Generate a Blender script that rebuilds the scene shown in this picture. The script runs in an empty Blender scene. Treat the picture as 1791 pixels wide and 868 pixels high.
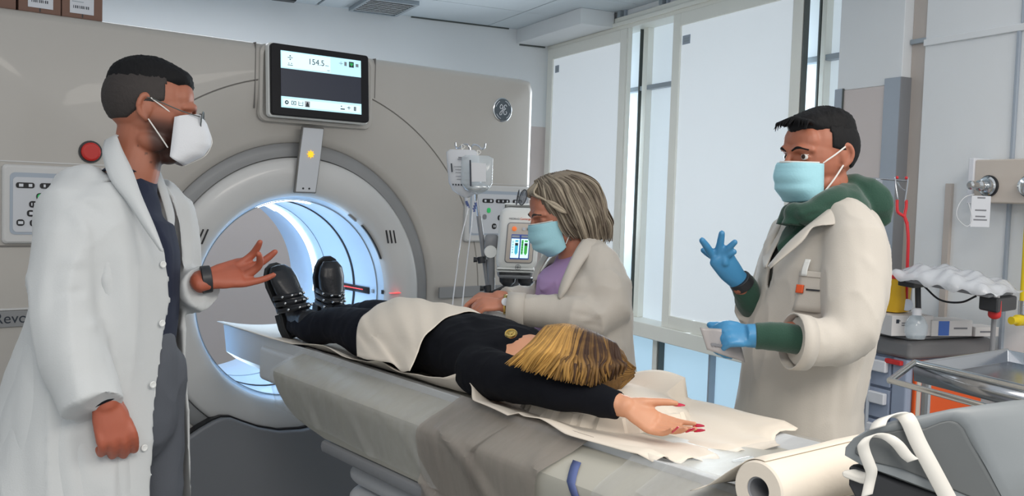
import bpy, bmesh, math, random
import numpy as np
from math import sin, cos, pi, radians
from mathutils import Vector, Matrix
random.seed(4)
S = bpy.context.scene
# ---------------------------------------------------------------- camera
cd = bpy.data.cameras.new('camera'); cam = bpy.data.objects.new('camera', cd)
S.collection.objects.link(cam); S.camera = cam
cd.sensor_width = 36.0; cd.lens = 36.0*1630/1791; cd.clip_start = .05
_y, _p, _r = radians(39.05), math.atan(84/1630), .0322
fw = Vector((sin(_y)*cos(_p), cos(_y)*cos(_p), -sin(_p)))
r0 = Vector((cos(_y), -sin(_y), 0)); u0 = r0.cross(fw)
rt = r0*cos(_r)+u0*sin(_r); up = -r0*sin(_r)+u0*cos(_r)
mw = Matrix((rt, up, -fw)).transposed().to_4x4(); mw.translation = (-1.55, -3.20, 1.50)
cam.matrix_world = mw
# ---------------------------------------------------------------- light and exposure
S.view_settings.view_transform = 'Standard'; S.view_settings.look = 'None'
S.view_settings.exposure = 0.0; S.view_settings.gamma = 1.0
try: S.view_settings.use_curve_mapping = False
except Exception: pass
wd = bpy.data.worlds.new('world'); S.world = wd; wd.use_nodes = True
wd.node_tree.nodes['Background'].inputs[0].default_value = (.92, .96, 1.0, 1)
wd.node_tree.nodes['Background'].inputs[1].default_value = .72

def area(name, loc, size, power, col, target=None, rot=None):
    l = bpy.data.lights.new(name, 'AREA'); l.shape = 'RECTANGLE'; l.size, l.size_y = size
    l.energy = power; l.color = col
    if name.startswith('window'): l.spread = radians(125)
    o = bpy.data.objects.new(name, l); S.collection.objects.link(o); o.location = loc
    if target is not None:
        o.rotation_euler = (Vector(target)-Vector(loc)).to_track_quat('-Z', 'Y').to_euler()
    elif rot: o.rotation_euler = rot   # lamps shine along their local -Z
    return o
# ceiling luminaires behind and above the camera, then one added behind the gantry
_wy = radians(13.15)
area('ceiling_lamp_light', (-1.6, -3.6, 2.64), (1.2, 1.2), 50, (1, .93, .84), rot=(0, 0, 0))
area('ceiling_lamp_light', (.6, -3.4, 2.64), (1.2, 1.2), 40, (1, .93, .84), rot=(0, 0, 0))
area('ceiling_lamp_light', (.1, 1.55, 2.66), (1.6, .5), 17, (.95, .97, 1), rot=(0, 0, -_wy))  # unseen lamp added behind the gantry to brighten the back wall
# daylight through the frosted window bays of the right wall
area('window_daylight', (2.31, .02, 1.69), (1.7, .95), 30, (.84, .93, 1), rot=(pi/2, 0, pi/2+_wy))
area('window_daylight', (2.66, 1.40, 1.69), (1.7, .85), 22, (.84, .93, 1), rot=(pi/2, 0, pi/2+_wy))
area('window_daylight', (2.40, .30, .40), (.5, 1.9), 7, (.78, .90, 1), rot=(pi/2, 0, pi/2+_wy))
# ---------------------------------------------------------------- helpers
def lin(c):
    return tuple(((v/255)/12.92 if v/255 <= .04045 else ((v/255+.055)/1.055)**2.4) for v in c[:3])+(1,)
MATS = {}
def M(name, col, rough=.5, metal=0., spec=.5, var=.04, nscale=6., bump=0., bscale=80., emit=0., trans=0., alpha=1., sheen=0., sss=0., coat=0., attr=None, stretch=None):
    m = bpy.data.materials.new(name); m.use_nodes = True; nt = m.node_tree; b = nt.nodes['Principled BSDF']
    c = lin(col); L = nt.links.new
    b.inputs['Roughness'].default_value = rough; b.inputs['Metallic'].default_value = metal
    b.inputs['Specular IOR Level'].default_value = spec
    b.inputs['Transmission Weight'].default_value = trans; b.inputs['Alpha'].default_value = alpha
    b.inputs['Sheen Weight'].default_value = sheen; b.inputs['Coat Weight'].default_value = coat
    if sss:
        b.inputs['Subsurface Weight'].default_value = sss; b.inputs['Subsurface Radius'].default_value = (.012, .005, .003)
        b.inputs['Subsurface Scale'].default_value = .6
    tc = nt.nodes.new('ShaderNodeTexCoord')
    n = nt.nodes.new('ShaderNodeTexNoise'); n.inputs['Scale'].default_value = nscale; n.inputs['Detail'].default_value = 4
    src = tc.outputs['Object']
    if stretch:
        mp = nt.nodes.new('ShaderNodeMapping'); mp.inputs['Scale'].default_value = stretch; L(src, mp.inputs[0]); src = mp.outputs[0]
    L(src, n.inputs['Vector'])
    mx = nt.nodes.new('ShaderNodeMix'); mx.data_type = 'RGBA'
    mx.inputs[6].default_value = tuple(min(1, v*(1-var)) for v in c[:3])+(1,)
    mx.inputs[7].default_value = tuple(min(1, v*(1+var)) for v in c[:3])+(1,)
    L(n.outputs['Fac'], mx.inputs[0]); out = mx.outputs[2]
    if attr:
        a = nt.nodes.new('ShaderNodeVertexColor'); a.layer_name = attr
        mu = nt.nodes.new('ShaderNodeMix'); mu.data_type = 'RGBA'; mu.blend_type = 'MULTIPLY'; mu.inputs[0].default_value = 1
        L(out, mu.inputs[6]); L(a.outputs['Color'], mu.inputs[7]); out = mu.outputs[2]
    L(out, b.inputs['Base Color'])
    if emit:
        b.inputs['Emission Strength'].default_value = emit; b.inputs['Emission Color'].default_value = c
    if bump:
        n2 = nt.nodes.new('ShaderNodeTexNoise'); n2.inputs['Scale'].default_value = bscale; n2.inputs['Detail'].default_value = 5
        L(src, n2.inputs['Vector']); bp = nt.nodes.new('ShaderNodeBump'); bp.inputs['Strength'].default_value = bump
        bp.inputs['Distance'].default_value = .004; L(n2.outputs['Fac'], bp.inputs['Height']); L(bp.outputs[0], b.inputs['Normal'])
    MATS[name] = m; return m

class G:
    def __init__(s): s.v = []; s.f = []; s.T = None
    def add(s, vs, fs):
        o = len(s.v)
        if s.T is not None: vs = [s.T @ Vector(v) for v in vs]
        s.v += [tuple(v) for v in vs]; s.f += [tuple(i+o for i in f) for f in fs]; return s
    def box(s, a, b):
        x0, y0, z0 = a; x1, y1, z1 = b
        return s.add([(x0,y0,z0),(x1,y0,z0),(x1,y1,z0),(x0,y1,z0),(x0,y0,z1),(x1,y0,z1),(x1,y1,z1),(x0,y1,z1)],
                     [(0,3,2,1),(4,5,6,7),(0,1,5,4),(1,2,6,5),(2,3,7,6),(3,0,4,7)])
    def obox(s, c, ax, ay, az):   # oriented box: centre and half axis vectors
        c, ax, ay, az = map(Vector, (c, ax, ay, az))
        return s.add([c+ax*i+ay*j+az*k for k in (-1, 1) for i, j in ((-1,-1),(1,-1),(1,1),(-1,1))],
                     [(0,3,2,1),(4,5,6,7),(0,1,5,4),(1,2,6,5),(2,3,7,6),(3,0,4,7)])
    def loft(s, rings, cap=True, closed=True):
        n = len(rings[0]); vs = [p for r in rings for p in r]; fs = []
        for i in range(len(rings)-1):
            for j in range(n if closed else n-1):
                k = (j+1) % n
                fs.append((i*n+j, i*n+k, (i+1)*n+k, (i+1)*n+j))
        if cap: fs.append(tuple(reversed(range(n)))); fs.append(tuple(range((len(rings)-1)*n, len(rings)*n)))
        return s.add(vs, fs)
    def prism(s, poly, d):        # poly: 3D points, d: extrusion vector
        d = Vector(d); a = [Vector(p) for p in poly]
        return s.loft([a, [p+d for p in a]])
    def tube(s, pts, rad, seg=12, flat=None, cap=True):
        s.loft(tube_rings(pts, rad, seg, flat), cap); return s
    def lathe(s, prof, c=(0,0,0), ax=(0,0,1), seg=32, cap=True):
        q = Vector((0,0,1)).rotation_difference(Vector(ax).normalized()).to_matrix(); c = Vector(c)
        return s.loft([[c+q@Vector((r*cos(2*pi*j/seg), r*sin(2*pi*j/seg), h)) for j in range(seg)] for r, h in prof], cap)
    def ball(s, c, r, seg=16, R=None):
        c = Vector(c); r = (r,)*3 if not hasattr(r, '__len__') else r; R = R or Matrix.Identity(3); rs = []
        for i in range(seg//2+1):
            t = pi*min(max(i/(seg//2), .02), .98)
            rs.append([c+R@Vector((r[0]*sin(t)*cos(2*pi*j/seg), r[1]*sin(t)*sin(2*pi*j/seg), -r[2]*cos(t))) for j in range(seg)])
        return s.loft(rs)
    def grid(s, pts):
        n = len(pts[0]); return s.add([p for r in pts for p in r], [(i*n+j, i*n+j+1, (i+1)*n+j+1, (i+1)*n+j) for i in range(len(pts)-1) for j in range(n-1)])
    def obj(s, name, mat, parent=None, bevel=0, smooth=True, sub=0, thick=0, ang=35, seg=2):
        me = bpy.data.meshes.new(name); me.from_pydata(s.v, [], s.f); me.validate()
        bm = bmesh.new(); bm.from_mesh(me); bmesh.ops.recalc_face_normals(bm, faces=bm.faces); bm.to_mesh(me); bm.free()
        return link(name, me, mat, parent, bevel, smooth, sub, thick, ang, seg)

def link(name, me, mat, parent=None, bevel=0, smooth=True, sub=0, thick=0, ang=35, seg=2):
    o = bpy.data.objects.new(name, me); S.collection.objects.link(o)
    for m in (mat if isinstance(mat, (list, tuple)) else [mat]): me.materials.append(MATS[m] if isinstance(m, str) else m)
    if smooth:
        me.shade_smooth()
        if ang < 180: me.set_sharp_from_angle(angle=radians(ang))
    if thick:
        q = o.modifiers.new('solid', 'SOLIDIFY'); q.thickness = thick; q.offset = 0
    if bevel:
        q = o.modifiers.new('bevel', 'BEVEL'); q.width = bevel; q.segments = seg; q.limit_method = 'ANGLE'; q.angle_limit = radians(30)
        q.harden_normals = smooth
    if sub:
        q = o.modifiers.new('sub', 'SUBSURF'); q.levels = q.render_levels = sub
    if parent is not None:
        o.parent = parent
        o.matrix_parent_inverse = wmat(parent).inverted()
    return o
def wmat(o):
    m = o.matrix_basis.copy()
    if o.parent is not None: m = wmat(o.parent) @ o.matrix_parent_inverse @ m
    return m
def crv(P, n=8):
    """smooth Catmull-Rom through points"""
    P = [Vector(p) for p in P]; out = []
    if len(P) < 3: return P
    Q = [P[0]*2-P[1]]+P+[P[-1]*2-P[-2]]
    for i in range(1, len(Q)-2):
        for k in range(n):
            t = k/n; a, b, c, d = Q[i-1], Q[i], Q[i+1], Q[i+2]
            out.append(.5*((2*b)+(c-a)*t+(2*a-5*b+4*c-d)*t*t+(3*b-a-3*c+d)*t**3))
    return out+[P[-1]]
def tube_rings(pts, rad, seg=12, flat=None, up=None):
    P = [Vector(p) for p in pts]; n = len(P)
    if not hasattr(rad, '__len__'): rad = [rad]*n
    T = [(P[min(i+1, n-1)]-P[max(i-1, 0)]).normalized() for i in range(n)]
    u = Vector(up) if up else (Vector((0,0,1)) if abs(T[0].z) < .9 else Vector((1,0,0)))
    rings = []
    for i in range(n):
        if i: u = u
        s_ = T[i].cross(u)
        if s_.length < 1e-6: s_ = T[i].orthogonal()
        s_.normalize(); u = s_.cross(T[i]).normalized()
        r = rad[i]; rx, ry = r if hasattr(r, '__len__') else (r, r*(flat or 1))
        rings.append([P[i]+s_*(rx*cos(2*pi*j/seg))+u*(ry*sin(2*pi*j/seg)) for j in range(seg)])
    return rings
def capsule(pts, rad, seg=12, n=4, up=None, m=6):
    """closed tube with rounded ends, smooth through the points"""
    P = crv(pts, m) if len(pts) > 2 else [Vector(p) for p in pts]
    k = len(pts); r = []
    for i in range(len(P)):
        t = i/(len(P)-1)*(k-1); a = min(int(t), k-2); f = t-a
        ra = rad[a] if hasattr(rad[a], '__len__') else (rad[a],)*2; rb = rad[a+1] if hasattr(rad[a+1], '__len__') else (rad[a+1],)*2
        f = f*f*(3-2*f); r.append((ra[0]*(1-f)+rb[0]*f, ra[1]*(1-f)+rb[1]*f))
    d0 = (P[0]-P[1]).normalized(); d1 = (P[-1]-P[-2]).normalized()
    A0 = []; A1 = []
    for j in range(n):
        t = (pi/2)*(1-(j+.15)/(n)); A0.append((P[0]+d0*min(r[0])*sin(t), (r[0][0]*cos(t), r[0][1]*cos(t))))
        A1.append((P[-1]+d1*min(r[-1])*sin(t), (r[-1][0]*cos(t), r[-1][1]*cos(t))))
    PP = [a for a, _ in A0]+P+[a for a, _ in reversed(A1)]
    RR = [a for _, a in A0]+r+[a for _, a in reversed(A1)]
    return tube_rings(PP, RR, seg, up=up)
def thing(name, label, cat, loc, group=None):
    o = bpy.data.objects.new(name, None); S.collection.objects.link(o); o.location = loc; o.empty_display_size = .05
    return tag(o, label, cat, group)
def tag(o, label, cat, group=None):
    o['label'] = label; o['category'] = cat
    if group: o['group'] = group
    return o
def struct(o): o['kind'] = 'structure'; return o
def text(name, s, size, mat, parent, origin, xax, yax, align='LEFT', ext=.0004, bold=0):
    c = bpy.data.curves.new(name, 'FONT'); c.body = s; c.size = size; c.extrude = ext; c.align_x = align; c.offset = bold
    t = bpy.data.objects.new(name, c); S.collection.objects.link(t)
    me = bpy.data.meshes.new_from_object(t.evaluated_get(bpy.context.evaluated_depsgraph_get()))
    bpy.data.objects.remove(t)
    x = Vector(xax).normalized(); y = Vector(yax); y = (y-x*y.dot(x)).normalized(); z = x.cross(y)
    m = Matrix((x, y, z)).transposed().to_4x4(); m.translation = Vector(origin)
    me.transform(m); me.name = name
    return link(name, me, mat, parent, smooth=False)
def remesh(me, vox, smooth=2, fac=.5):
    """voxel-remesh a mesh of overlapping closed pieces to one continuous surface"""
    t = bpy.data.objects.new('tmp', me); S.collection.objects.link(t)
    q = t.modifiers.new('r', 'REMESH'); q.mode = 'VOXEL'; q.voxel_size = vox
    if smooth:
        q = t.modifiers.new('s', 'SMOOTH'); q.iterations = smooth; q.factor = fac
    out = bpy.data.meshes.new_from_object(t.evaluated_get(bpy.context.evaluated_depsgraph_get()))
    bpy.data.objects.remove(t); bpy.data.meshes.remove(me); return out
def vget(me):
    a = np.empty(len(me.vertices)*3, 'f'); me.vertices.foreach_get('co', a); return a.reshape(-1, 3).astype(float)
def nget(me):
    a = np.empty(len(me.vertices)*3, 'f'); me.vertex_normals.foreach_get('vector', a); return a.reshape(-1, 3).astype(float)
def vset(me, a):
    me.vertices.foreach_set('co', a.astype('f').ravel()); me.update()
def rawmesh(g, name='m'):
    me = bpy.data.meshes.new(name); me.from_pydata(g.v, [], g.f); me.validate()
    bm = bmesh.new(); bm.from_mesh(me); bmesh.ops.recalc_face_normals(bm, faces=bm.faces); bm.to_mesh(me); bm.free(); return me
def sn(x, y, z, seed=0):
    """cheap smooth pseudo noise on arrays, about -1..1"""
    rs = np.random.RandomState(seed); s = 0
    for k in range(6):
        a = rs.randn(3); a /= np.linalg.norm(a); fq = 1.0+.55*k; ph = rs.rand(2)*6.3; b = rs.randn(3)
        s = s+np.sin((a[0]*x+a[1]*y+a[2]*z)*fq*2.2+ph[0]+1.3*np.sin((b[0]*x+b[1]*y+b[2]*z)*.9+ph[1]))/(1+.35*k)
    return s/2.6
# ---------------------------------------------------------------- materials
M('wall_white', (228,231,233), .6, var=.02); M('wainscot', (206,196,193), .45, var=.02)
M('ceiling_tile', (206,215,221), .8, var=.02, bump=.2, bscale=150); M('tile_joint', (128,138,148), .7)
M('floor_vinyl', (150,152,150), .35, var=.05, nscale=3)
M('frame_cream', (238,238,230), .4, var=.02); M('frame_grey', (150,160,168), .35); M('frame_dark', (80,86,84), .4)
M('guard_blue', (160,170,182), .45); M('paint_tan', (190,181,174), .5)
M('blind', (214,221,226), .7, emit=.42, var=.02)
M('blind_low', (176,208,228), .6, emit=.62, var=.03); M('glass_pane', (206,218,226), .25, emit=.50, var=.03)
M('gantry', (178,174,168), .38, var=.02, coat=.12); M('gantry_ring', (198,198,197), .32, var=.02, coat=.2); M('band', (136,137,138), .42, var=.03)
M('groove', (112,110,107), .6); M('apron', (122,124,128), .42, var=.03)
M('bore_blue', (196,216,236), .3, var=.02); M('bore_glow', (236,246,255), .4, emit=5.0); M('black', (22,22,26), .4)
M('panel_light', (196,199,204), .4, var=.02); M('badge_dark', (78,88,96), .35); M('chrome', (205,208,210), .16, metal=1)
M('screen_black', (14,14,20), .45, spec=.25); M('screen_cyan', (182,226,240), .4, emit=.75); M('screen_pale', (205,236,244), .4, emit=.85)
M('screen_navy', (36,42,60), .35, emit=.06); M('ink', (36,44,56), .5); M('green', (40,170,90), .4, emit=.3); M('amber', (250,190,30), .4, emit=.9)
M('red', (190,40,34), .4); M('orange', (214,84,34), .5); M('laser', (255,70,70), .4, emit=1.3); M('cardboard', (120,92,80), .8, var=.08); M('label', (205,208,214), .6)
M('white_plastic', (220,222,220), .35, var=.02); M('grey_plastic', (130,132,136), .4); M('dark_plastic', (38,40,44), .4)
M('cradle', (200,204,208), .4); M('table_cover', (176,174,164), .42, var=.03); M('table_side', (158,160,168), .42, var=.03)
M('bellows', (190,192,196), .5); M('navy_strap', (84,98,146), .5)
M('paper', (224,214,200), .75, var=.02, bump=.15, bscale=60)
# ================================================================ THE ROOM
CR = Vector((2.85, 1.90, 0)); BS = Vector((-.2275, -.9738, 0)); BO = Vector((-.9738, .2275, 0))   # corner, along the window wall, into the room
def RW(s, o, z): return CR+BS*s+BO*o+Vector((0,0,z))
def rbox(g, s0, s1, o0, o1, z0, z1):
    g.add([RW(s, o, z) for z in (z0, z1) for s, o in ((s0,o0),(s1,o0),(s1,o1),(s0,o1))],
          [(0,3,2,1),(4,5,6,7),(0,1,5,4),(1,2,6,5),(2,3,7,6),(3,0,4,7)]); return g
def rob(name, mat, parent, *b, bevel=.003): return rbox(G(), *b).obj(name, mat, parent, bevel=bevel)
struct(rbox(G(), -.2, 6.0, -.2, 5.4, -.06, 0).obj('floor', 'floor_vinyl', bevel=0))
# back wall: white above, pinkish wainscot below
wb = struct(rbox(G(), -.12, 0, -.15, 5.4, 2.03, 2.75).obj('wall_back', 'wall_white'))
rbox(G(), -.12, 0, -.15, 5.4, 0, 2.03).obj('wainscot', 'wainscot', wb)
struct(rbox(G(), 0, 5.9, 5.2, 5.35, 0, 2.75).obj('wall_left', 'wall_white'))
# ceiling with its tiles
ce = struct(rbox(G(), -.1, 3.2, -.1, 5.4, 2.715, 2.76).obj('ceiling', 'tile_joint'))
gt = rbox(G(), -.03, .564, -.58, .015, 2.70, 2.712)
tile_mesh = None; hw = .2965
for i in range(5):
    for j in range(8):
        s0, o0 = -.03+.6*i, -.13+.6*j
        if (i, j) == (0, 2): continue
        c = RW(s0+.3, o0+.3, 2.7)
        if tile_mesh is None:
            g = G(); g.add([BS*a*hw+BO*b*hw+Vector((0,0,z)) for z in (0, .012) for a, b in ((-1,-1),(1,-1),(1,1),(-1,1))],
                           [(0,3,2,1),(4,5,6,7),(0,1,5,4),(1,2,6,5),(2,3,7,6),(3,0,4,7)])
            o = g.obj('tile', 'ceiling_tile', None, bevel=.002, seg=1); tile_mesh = o.data
        else:
            o = bpy.data.objects.new('tile', tile_mesh); S.collection.objects.link(o)
        o.location = c+Vector((0,0, .0006*((i*3+j) % 3))); o.parent = ce
# air vent in its own tile
v = thing('ceiling_vent', 'grey slatted air vent set in the ceiling above the scanner monitor', 'vent', RW(.25, 1.33, 2.69))
g = G(); rbox(g, -.03, .567, 1.06, 1.655, 2.700, 2.712); g.obj('vent_tile', 'ceiling_tile', v)
g = G()
for a in ((.05,.07,1.15,1.47),(.47,.49,1.15,1.47),(.07,.47,1.15,1.17),(.07,.47,1.45,1.47)): rbox(g, *a, 2.675, 2.70)
g.obj('vent_frame', 'frame_grey', v); rob('vent_back', 'dark_plastic', v, .07, .47, 1.17, 1.45, 2.694, 2.6995)
for k in range(9):
    s0 = .085+k*.043; g = G()
    g.add([RW(s0+a, o, 2.688+b) for o in (1.17, 1.45) for a, b in ((0,0),(.022,-.010),(.024,-.008),(.002,.002))],
          [(0,1,2,3),(7,6,5,4),(0,4,5,1),(1,5,6,2),(2,6,7,3),(3,7,4,0)]); g.obj('slat', 'wall_white', v)
# small dark ceiling fitting near the monitor
sp = rbox(G(), .10, .17, 1.83, 1.97, 2.675, 2.7).obj('ceiling_sensor', 'dark_plastic', bevel=.004)
tag(sp, 'small black fitting at the ceiling edge left of the slatted vent', 'sensor')
# bulkhead in the corner
bh = struct(rbox(G(), 0, .90, 0, .245, 2.60, 2.70).obj('trim_1', 'wall_white', bevel=.004))
# dark gaps where the ceiling angle meets the wall
struct(rbox(G(), 0, .012, .31, 1.03, 2.692, 2.70).obj('trim_2', 'frame_dark', bevel=0))
struct(rbox(G(), 0, .012, .02, .22, 2.590, 2.60).obj('trim_3', 'frame_dark', bevel=0))
# right wall, with an opening zone for the window bays
wr = struct(rbox(G(), 0, 3.2, -.30, -.20, 0, 2.75).obj('wall_right', 'wall_white'))
rob('header', 'wall_white', wr, 0, 2.81, -.2, -.03, 2.60, 2.70)
rob('pier', 'wall_white', wr, 2.81, 3.165, -.2, .0, 2.033, 2.72, bevel=.004)
rob('pier_wainscot', 'wainscot', wr, 2.812, 3.163, -.2, .002, 0, 2.033, bevel=.004)
rob('recessed_wall', 'paint_tan', wr, 3.165, 3.24, -.3, -.05, 0, 2.75)
rob('recessed_wall', 'wall_white', wr, 3.24, 5.9, -.2, -.04, 0, 2.75)
# corner guards on the pier
rob('corner_guard', 'guard_blue', wr, 3.085, 3.172, .002, .010, 0, 2.06, bevel=.002)
rob('corner_guard', 'grey_plastic', wr, 3.165, 3.173, -.10, .010, 0, 2.06, bevel=.002)
rob('corner_guard', 'guard_blue', wr, 2.805, 2.850, .001, .009, 0, 2.04, bevel=.002)
rob('corner_guard', 'frame_dark', wr, 2.850, 2.855, .001, .009, 0, 2.04, bevel=0)
# panel joints right of the pier
rob('joint_strip', 'frame_grey', wr, 3.168, 3.242, -.05, -.034, 2.195, 2.215)
rob('joint_strip', 'wall_white', wr, 3.24, 5.2, -.04, -.028, 2.178, 2.205)
rob('joint_strip', 'guard_blue', wr, 3.655, 3.668, -.04, -.026, 0, 2.178)
rob('joint_strip', 'guard_blue', wr, 3.665, 3.672, -.04, -.030, 2.205, 2.72)
# sliding frosted panels (window_1, window_3), fixed glazed strips between (window_2, window_4), low glazing (window_5..)
def panel(name, s0, s1, z0, z1, o0, fr, sticker=None):
    p = struct(rbox(G(), s0+.01, s1-.01, o0+.008, o0+.018, z0+.01, z1-.01).obj(name, 'blind', bevel=0))
    for a in ((s0, s0+fr, z0, z1), (s1-fr, s1, z0, z1), (s0+fr, s1-fr, z1-fr, z1), (s0+fr, s1-fr, z0, z0+fr)):
        rob('window_frame', 'frame_cream', p, a[0], a[1], o0, o0+.03, a[2], a[3], bevel=.003)
    if sticker:
        rob('sticker', 'guard_blue', p, *sticker, o0+.018, o0+.0195, *STZ, bevel=0)
        rob('sticker_print', 'frame_grey', p, sticker[0]+.015, sticker[1]-.01, o0+.0195, o0+.0202, STZ[0]+.012, STZ[0]+.022, bevel=0)
        rob('sticker_print', 'frame_grey', p, sticker[0]+.015, sticker[1]-.01, o0+.0195, o0+.0202, STZ[0]+.028, STZ[0]+.034, bevel=0)
    return p
STZ = (2.405, 2.455); panel('window_1', .015, 1.052, .80, 2.578, -.03, .075, (.115, .17))
STZ = (2.400, 2.450); panel('window_3', 1.535, 2.572, .80, 2.578, -.03, .07, (1.615, 1.685))
def glazed(name, s0, s1, z0, z1, mull=(), trans=(), mat='glass_pane', o0=-.14, gm='frame_grey'):
    p = struct(rbox(G(), s0, s1, o0, o0+.008, z0, z1).obj(name, mat, bevel=0))
    for a, w, m in mull: rob('mullion', m, p, a, a+w, o0+.004, o0+.05, z0, z1)
    for z, w in trans: rob('transom', gm, p, s0, s1, o0+.004, o0+.045, z, z+w)
    return p
w2 = glazed('window_2', .0, 2.81, .80, 2.60, ((1.06,.012,'frame_dark'),(1.10,.05,'frame_cream'),(1.515,.02,'frame_grey'),(2.58,.014,'frame_dark'),(2.60,.03,'frame_cream'),(2.76,.05,'frame_cream')), ((2.20,.028),))
rob('guide_post', 'frame_cream', w2, 1.056, 1.070, -.03, .0, .80, 2.578); rob('guide_post', 'frame_dark', w2, 2.576, 2.586, -.03, .0, .80, 2.578)
struct(rbox(G(), 0, 2.81, -.16, .02, .712, .80).obj('trim_4', 'frame_cream', bevel=.006))         # window rail
rl = struct(rbox(G(), 0, 2.81, -.16, -.005, 2.578, 2.66).obj('trim_5', 'frame_cream', bevel=.004))  # head rail
rob('rail_lip', 'frame_cream', rl, 0, 2.81, -.005, .012, 2.60, 2.625)
for s0 in (.93, 1.38): rob('rail_bracket', 'frame_grey', rl, s0, s0+.035, -.03, .0, 2.66, 2.70); rob('rail_bracket', 'guard_blue', rl, s0+.06, s0+.075, -.03, -.01, 2.66, 2.70)
w6 = glazed('window_4', 0, 2.81, .02, .712, ((1.355,.045,'frame_cream'),(1.41,.012,'frame_dark'),(1.89,.015,'guard_blue'),(2.40,.02,'frame_cream')), ((.06,.03),), mat='blind_low', o0=-.12)
for z in (.30, .45, .60): pass
# ================================================================ CT SCANNER GANTRY
XC, ZC = .040, 1.10
gn = thing('scanner_gantry', 'large grey-beige ring-shaped medical scanner with a screen on top', 'scanner', (0, .5, 0))
NA = 240
def circ(r, y, n=NA, xc=XC): return [(xc+r*cos(2*pi*j/n), y, ZC+r*sin(2*pi*j/n)) for j in range(n)]
def rrect(inset, y, n=NA):
    x0, x1, z0, z1, cr = -1.144+inset, 1.146-inset, .05+inset, 2.036-inset, .032-inset*.3; out = []
    for j in range(n):
        a = 2*pi*j/n; dx, dz = cos(a), sin(a)
        def ins(t):
            x, z = XC+dx*t, ZC+dz*t; qx = max(x0+cr-x, x-(x1-cr), 0); qz = max(z0+cr-z, z-(z1-cr), 0); return math.hypot(qx, qz) <= cr
        lo, hi = .8, 1.9
        for _ in range(26):
            m = (lo+hi)/2
            if ins(m): lo = m
            else: hi = m
        out.append((XC+dx*lo, y, ZC+dz*lo))
    return out
g = G(); g.loft([circ(.40,.93), circ(.44,.95), rrect(.03,.95), rrect(0,.92), rrect(0,.030), rrect(.008,.008), rrect(.028,0), circ(.8265,0), circ(.825,.005)], cap=False)
g.obj('housing', 'gantry', gn, ang=50)
G().loft([circ(.825,.005), circ(.8225,.005)], cap=False).obj('ring_groove', 'groove', gn)
g = G(); g.loft([circ(.8225,.005), circ(.821,.0), circ(.76,.004), circ(.68,.016), circ(.62,.030), circ(.592,.036), circ(.588,.046)], cap=False); g.obj('ring_cover', 'gantry', gn, ang=60)
g = G(); g.loft([circ(.588,.046), circ(.585,.040), circ(.56,.034), circ(.537,.036), circ(.534,.05)], cap=False); g.obj('dark_ring_band', 'band', gn, ang=60)
g = G(); g.loft([circ(.534,.05), circ(.531,.026), circ(.52,.018), circ(.48,.012), circ(.43,.016), circ(.405,.028), circ(.393,.042), circ(.388,.055)], cap=False); g.obj('bore_ring', 'gantry_ring', gn, ang=60)
bt = G().loft([circ(.388,.055), circ(.376,.085), circ(.372,.12), circ(.372,.70), circ(.385,.78), circ(.40,.93)], cap=False).obj('bore_tunnel', 'bore_blue', gn, ang=60)
def bore_arc(name, mat, y0, y1, r, a0, a1, n=60, par=bt):
    A = [radians(a0+(a1-a0)*k/n) for k in range(n+1)]
    return G().grid([[(XC+r*cos(a), y, ZC+r*sin(a)) for a in A] for y in (y0, y1)]).obj(name, mat, par, thick=.003)
bore_arc('seam', 'black', .262, .274, .3695, -175, 175, 120); bore_arc('seam', 'frame_grey', .085, .088, .3735, -175, 175, 120)
bore_arc('seam', 'frame_grey', .505, .508, .3705, -175, 175, 120); bore_arc('glow_strip', 'bore_glow', .600, .635, .3685, -6, 60); bore_arc('glow_strip', 'bore_glow', .60, .66, .3685, 60, 116)  # glowing strips stand in for the streak of light on the tunnel wall
bore_arc('glow_strip', 'bore_glow', .10, .135, .3690, 78, 112)
bore_arc('light_slot', 'black', .036, .048, .389, 22, 46); bore_arc('light_slot', 'band', .045, .058, .386, 50, 56)
lw = bore_arc('laser_window', 'black', .14, .42, .3690, -1.0, 3.2, 6); bore_arc('laser_line', 'laser', .19, .40, .3668, 1.0, 1.5, 4, lw)
bore_arc('laser_port', 'frame_grey', .105, .122, .3690, .2, 2.4, 3); bore_arc('laser_port', 'black', .052, .066, .383, .2, 2.6, 3)
G().box((.4285, .000, 1.1085), (.475, .016, 1.1105)).obj('laser_line', 'laser', gn)
for k, (y, a) in enumerate(((.36, 95), (.36, 20), (.36, -60), (.36, -120))):   # lamps of the lit bore
    l = bpy.data.lights.new('bore_lamp', 'AREA'); l.shape = 'RECTANGLE'; l.size = .5; l.size_y = .10; l.energy = 1.3; l.color = (.62, .82, 1)
    o = bpy.data.objects.new('bore_lamp', l); S.collection.objects.link(o)
    o.location = (XC+.355*cos(radians(a)), y, ZC+.355*sin(radians(a)))
    zz = Vector((cos(radians(a)), 0, sin(radians(a)))); xx = Vector((0,1,0)); o.rotation_euler = Matrix((xx, zz.cross(xx), zz)).transposed().to_euler()
# vent slits
for cx, sg in ((-.348, 1), (.428, 1)):
    for k in (-1, 0, 1):
        c = Vector((cx+k*.017, .0125, 1.337)); d = Vector((.011, 0, .026)) if cx < 0 else Vector((-.006, 0, .026))
        G().obox(c, d, d.normalized().cross(Vector((0,1,0)))*.0022, (0,.004,0)).obj('vent_slit', 'black', gn, bevel=.001, seg=1)
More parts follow.
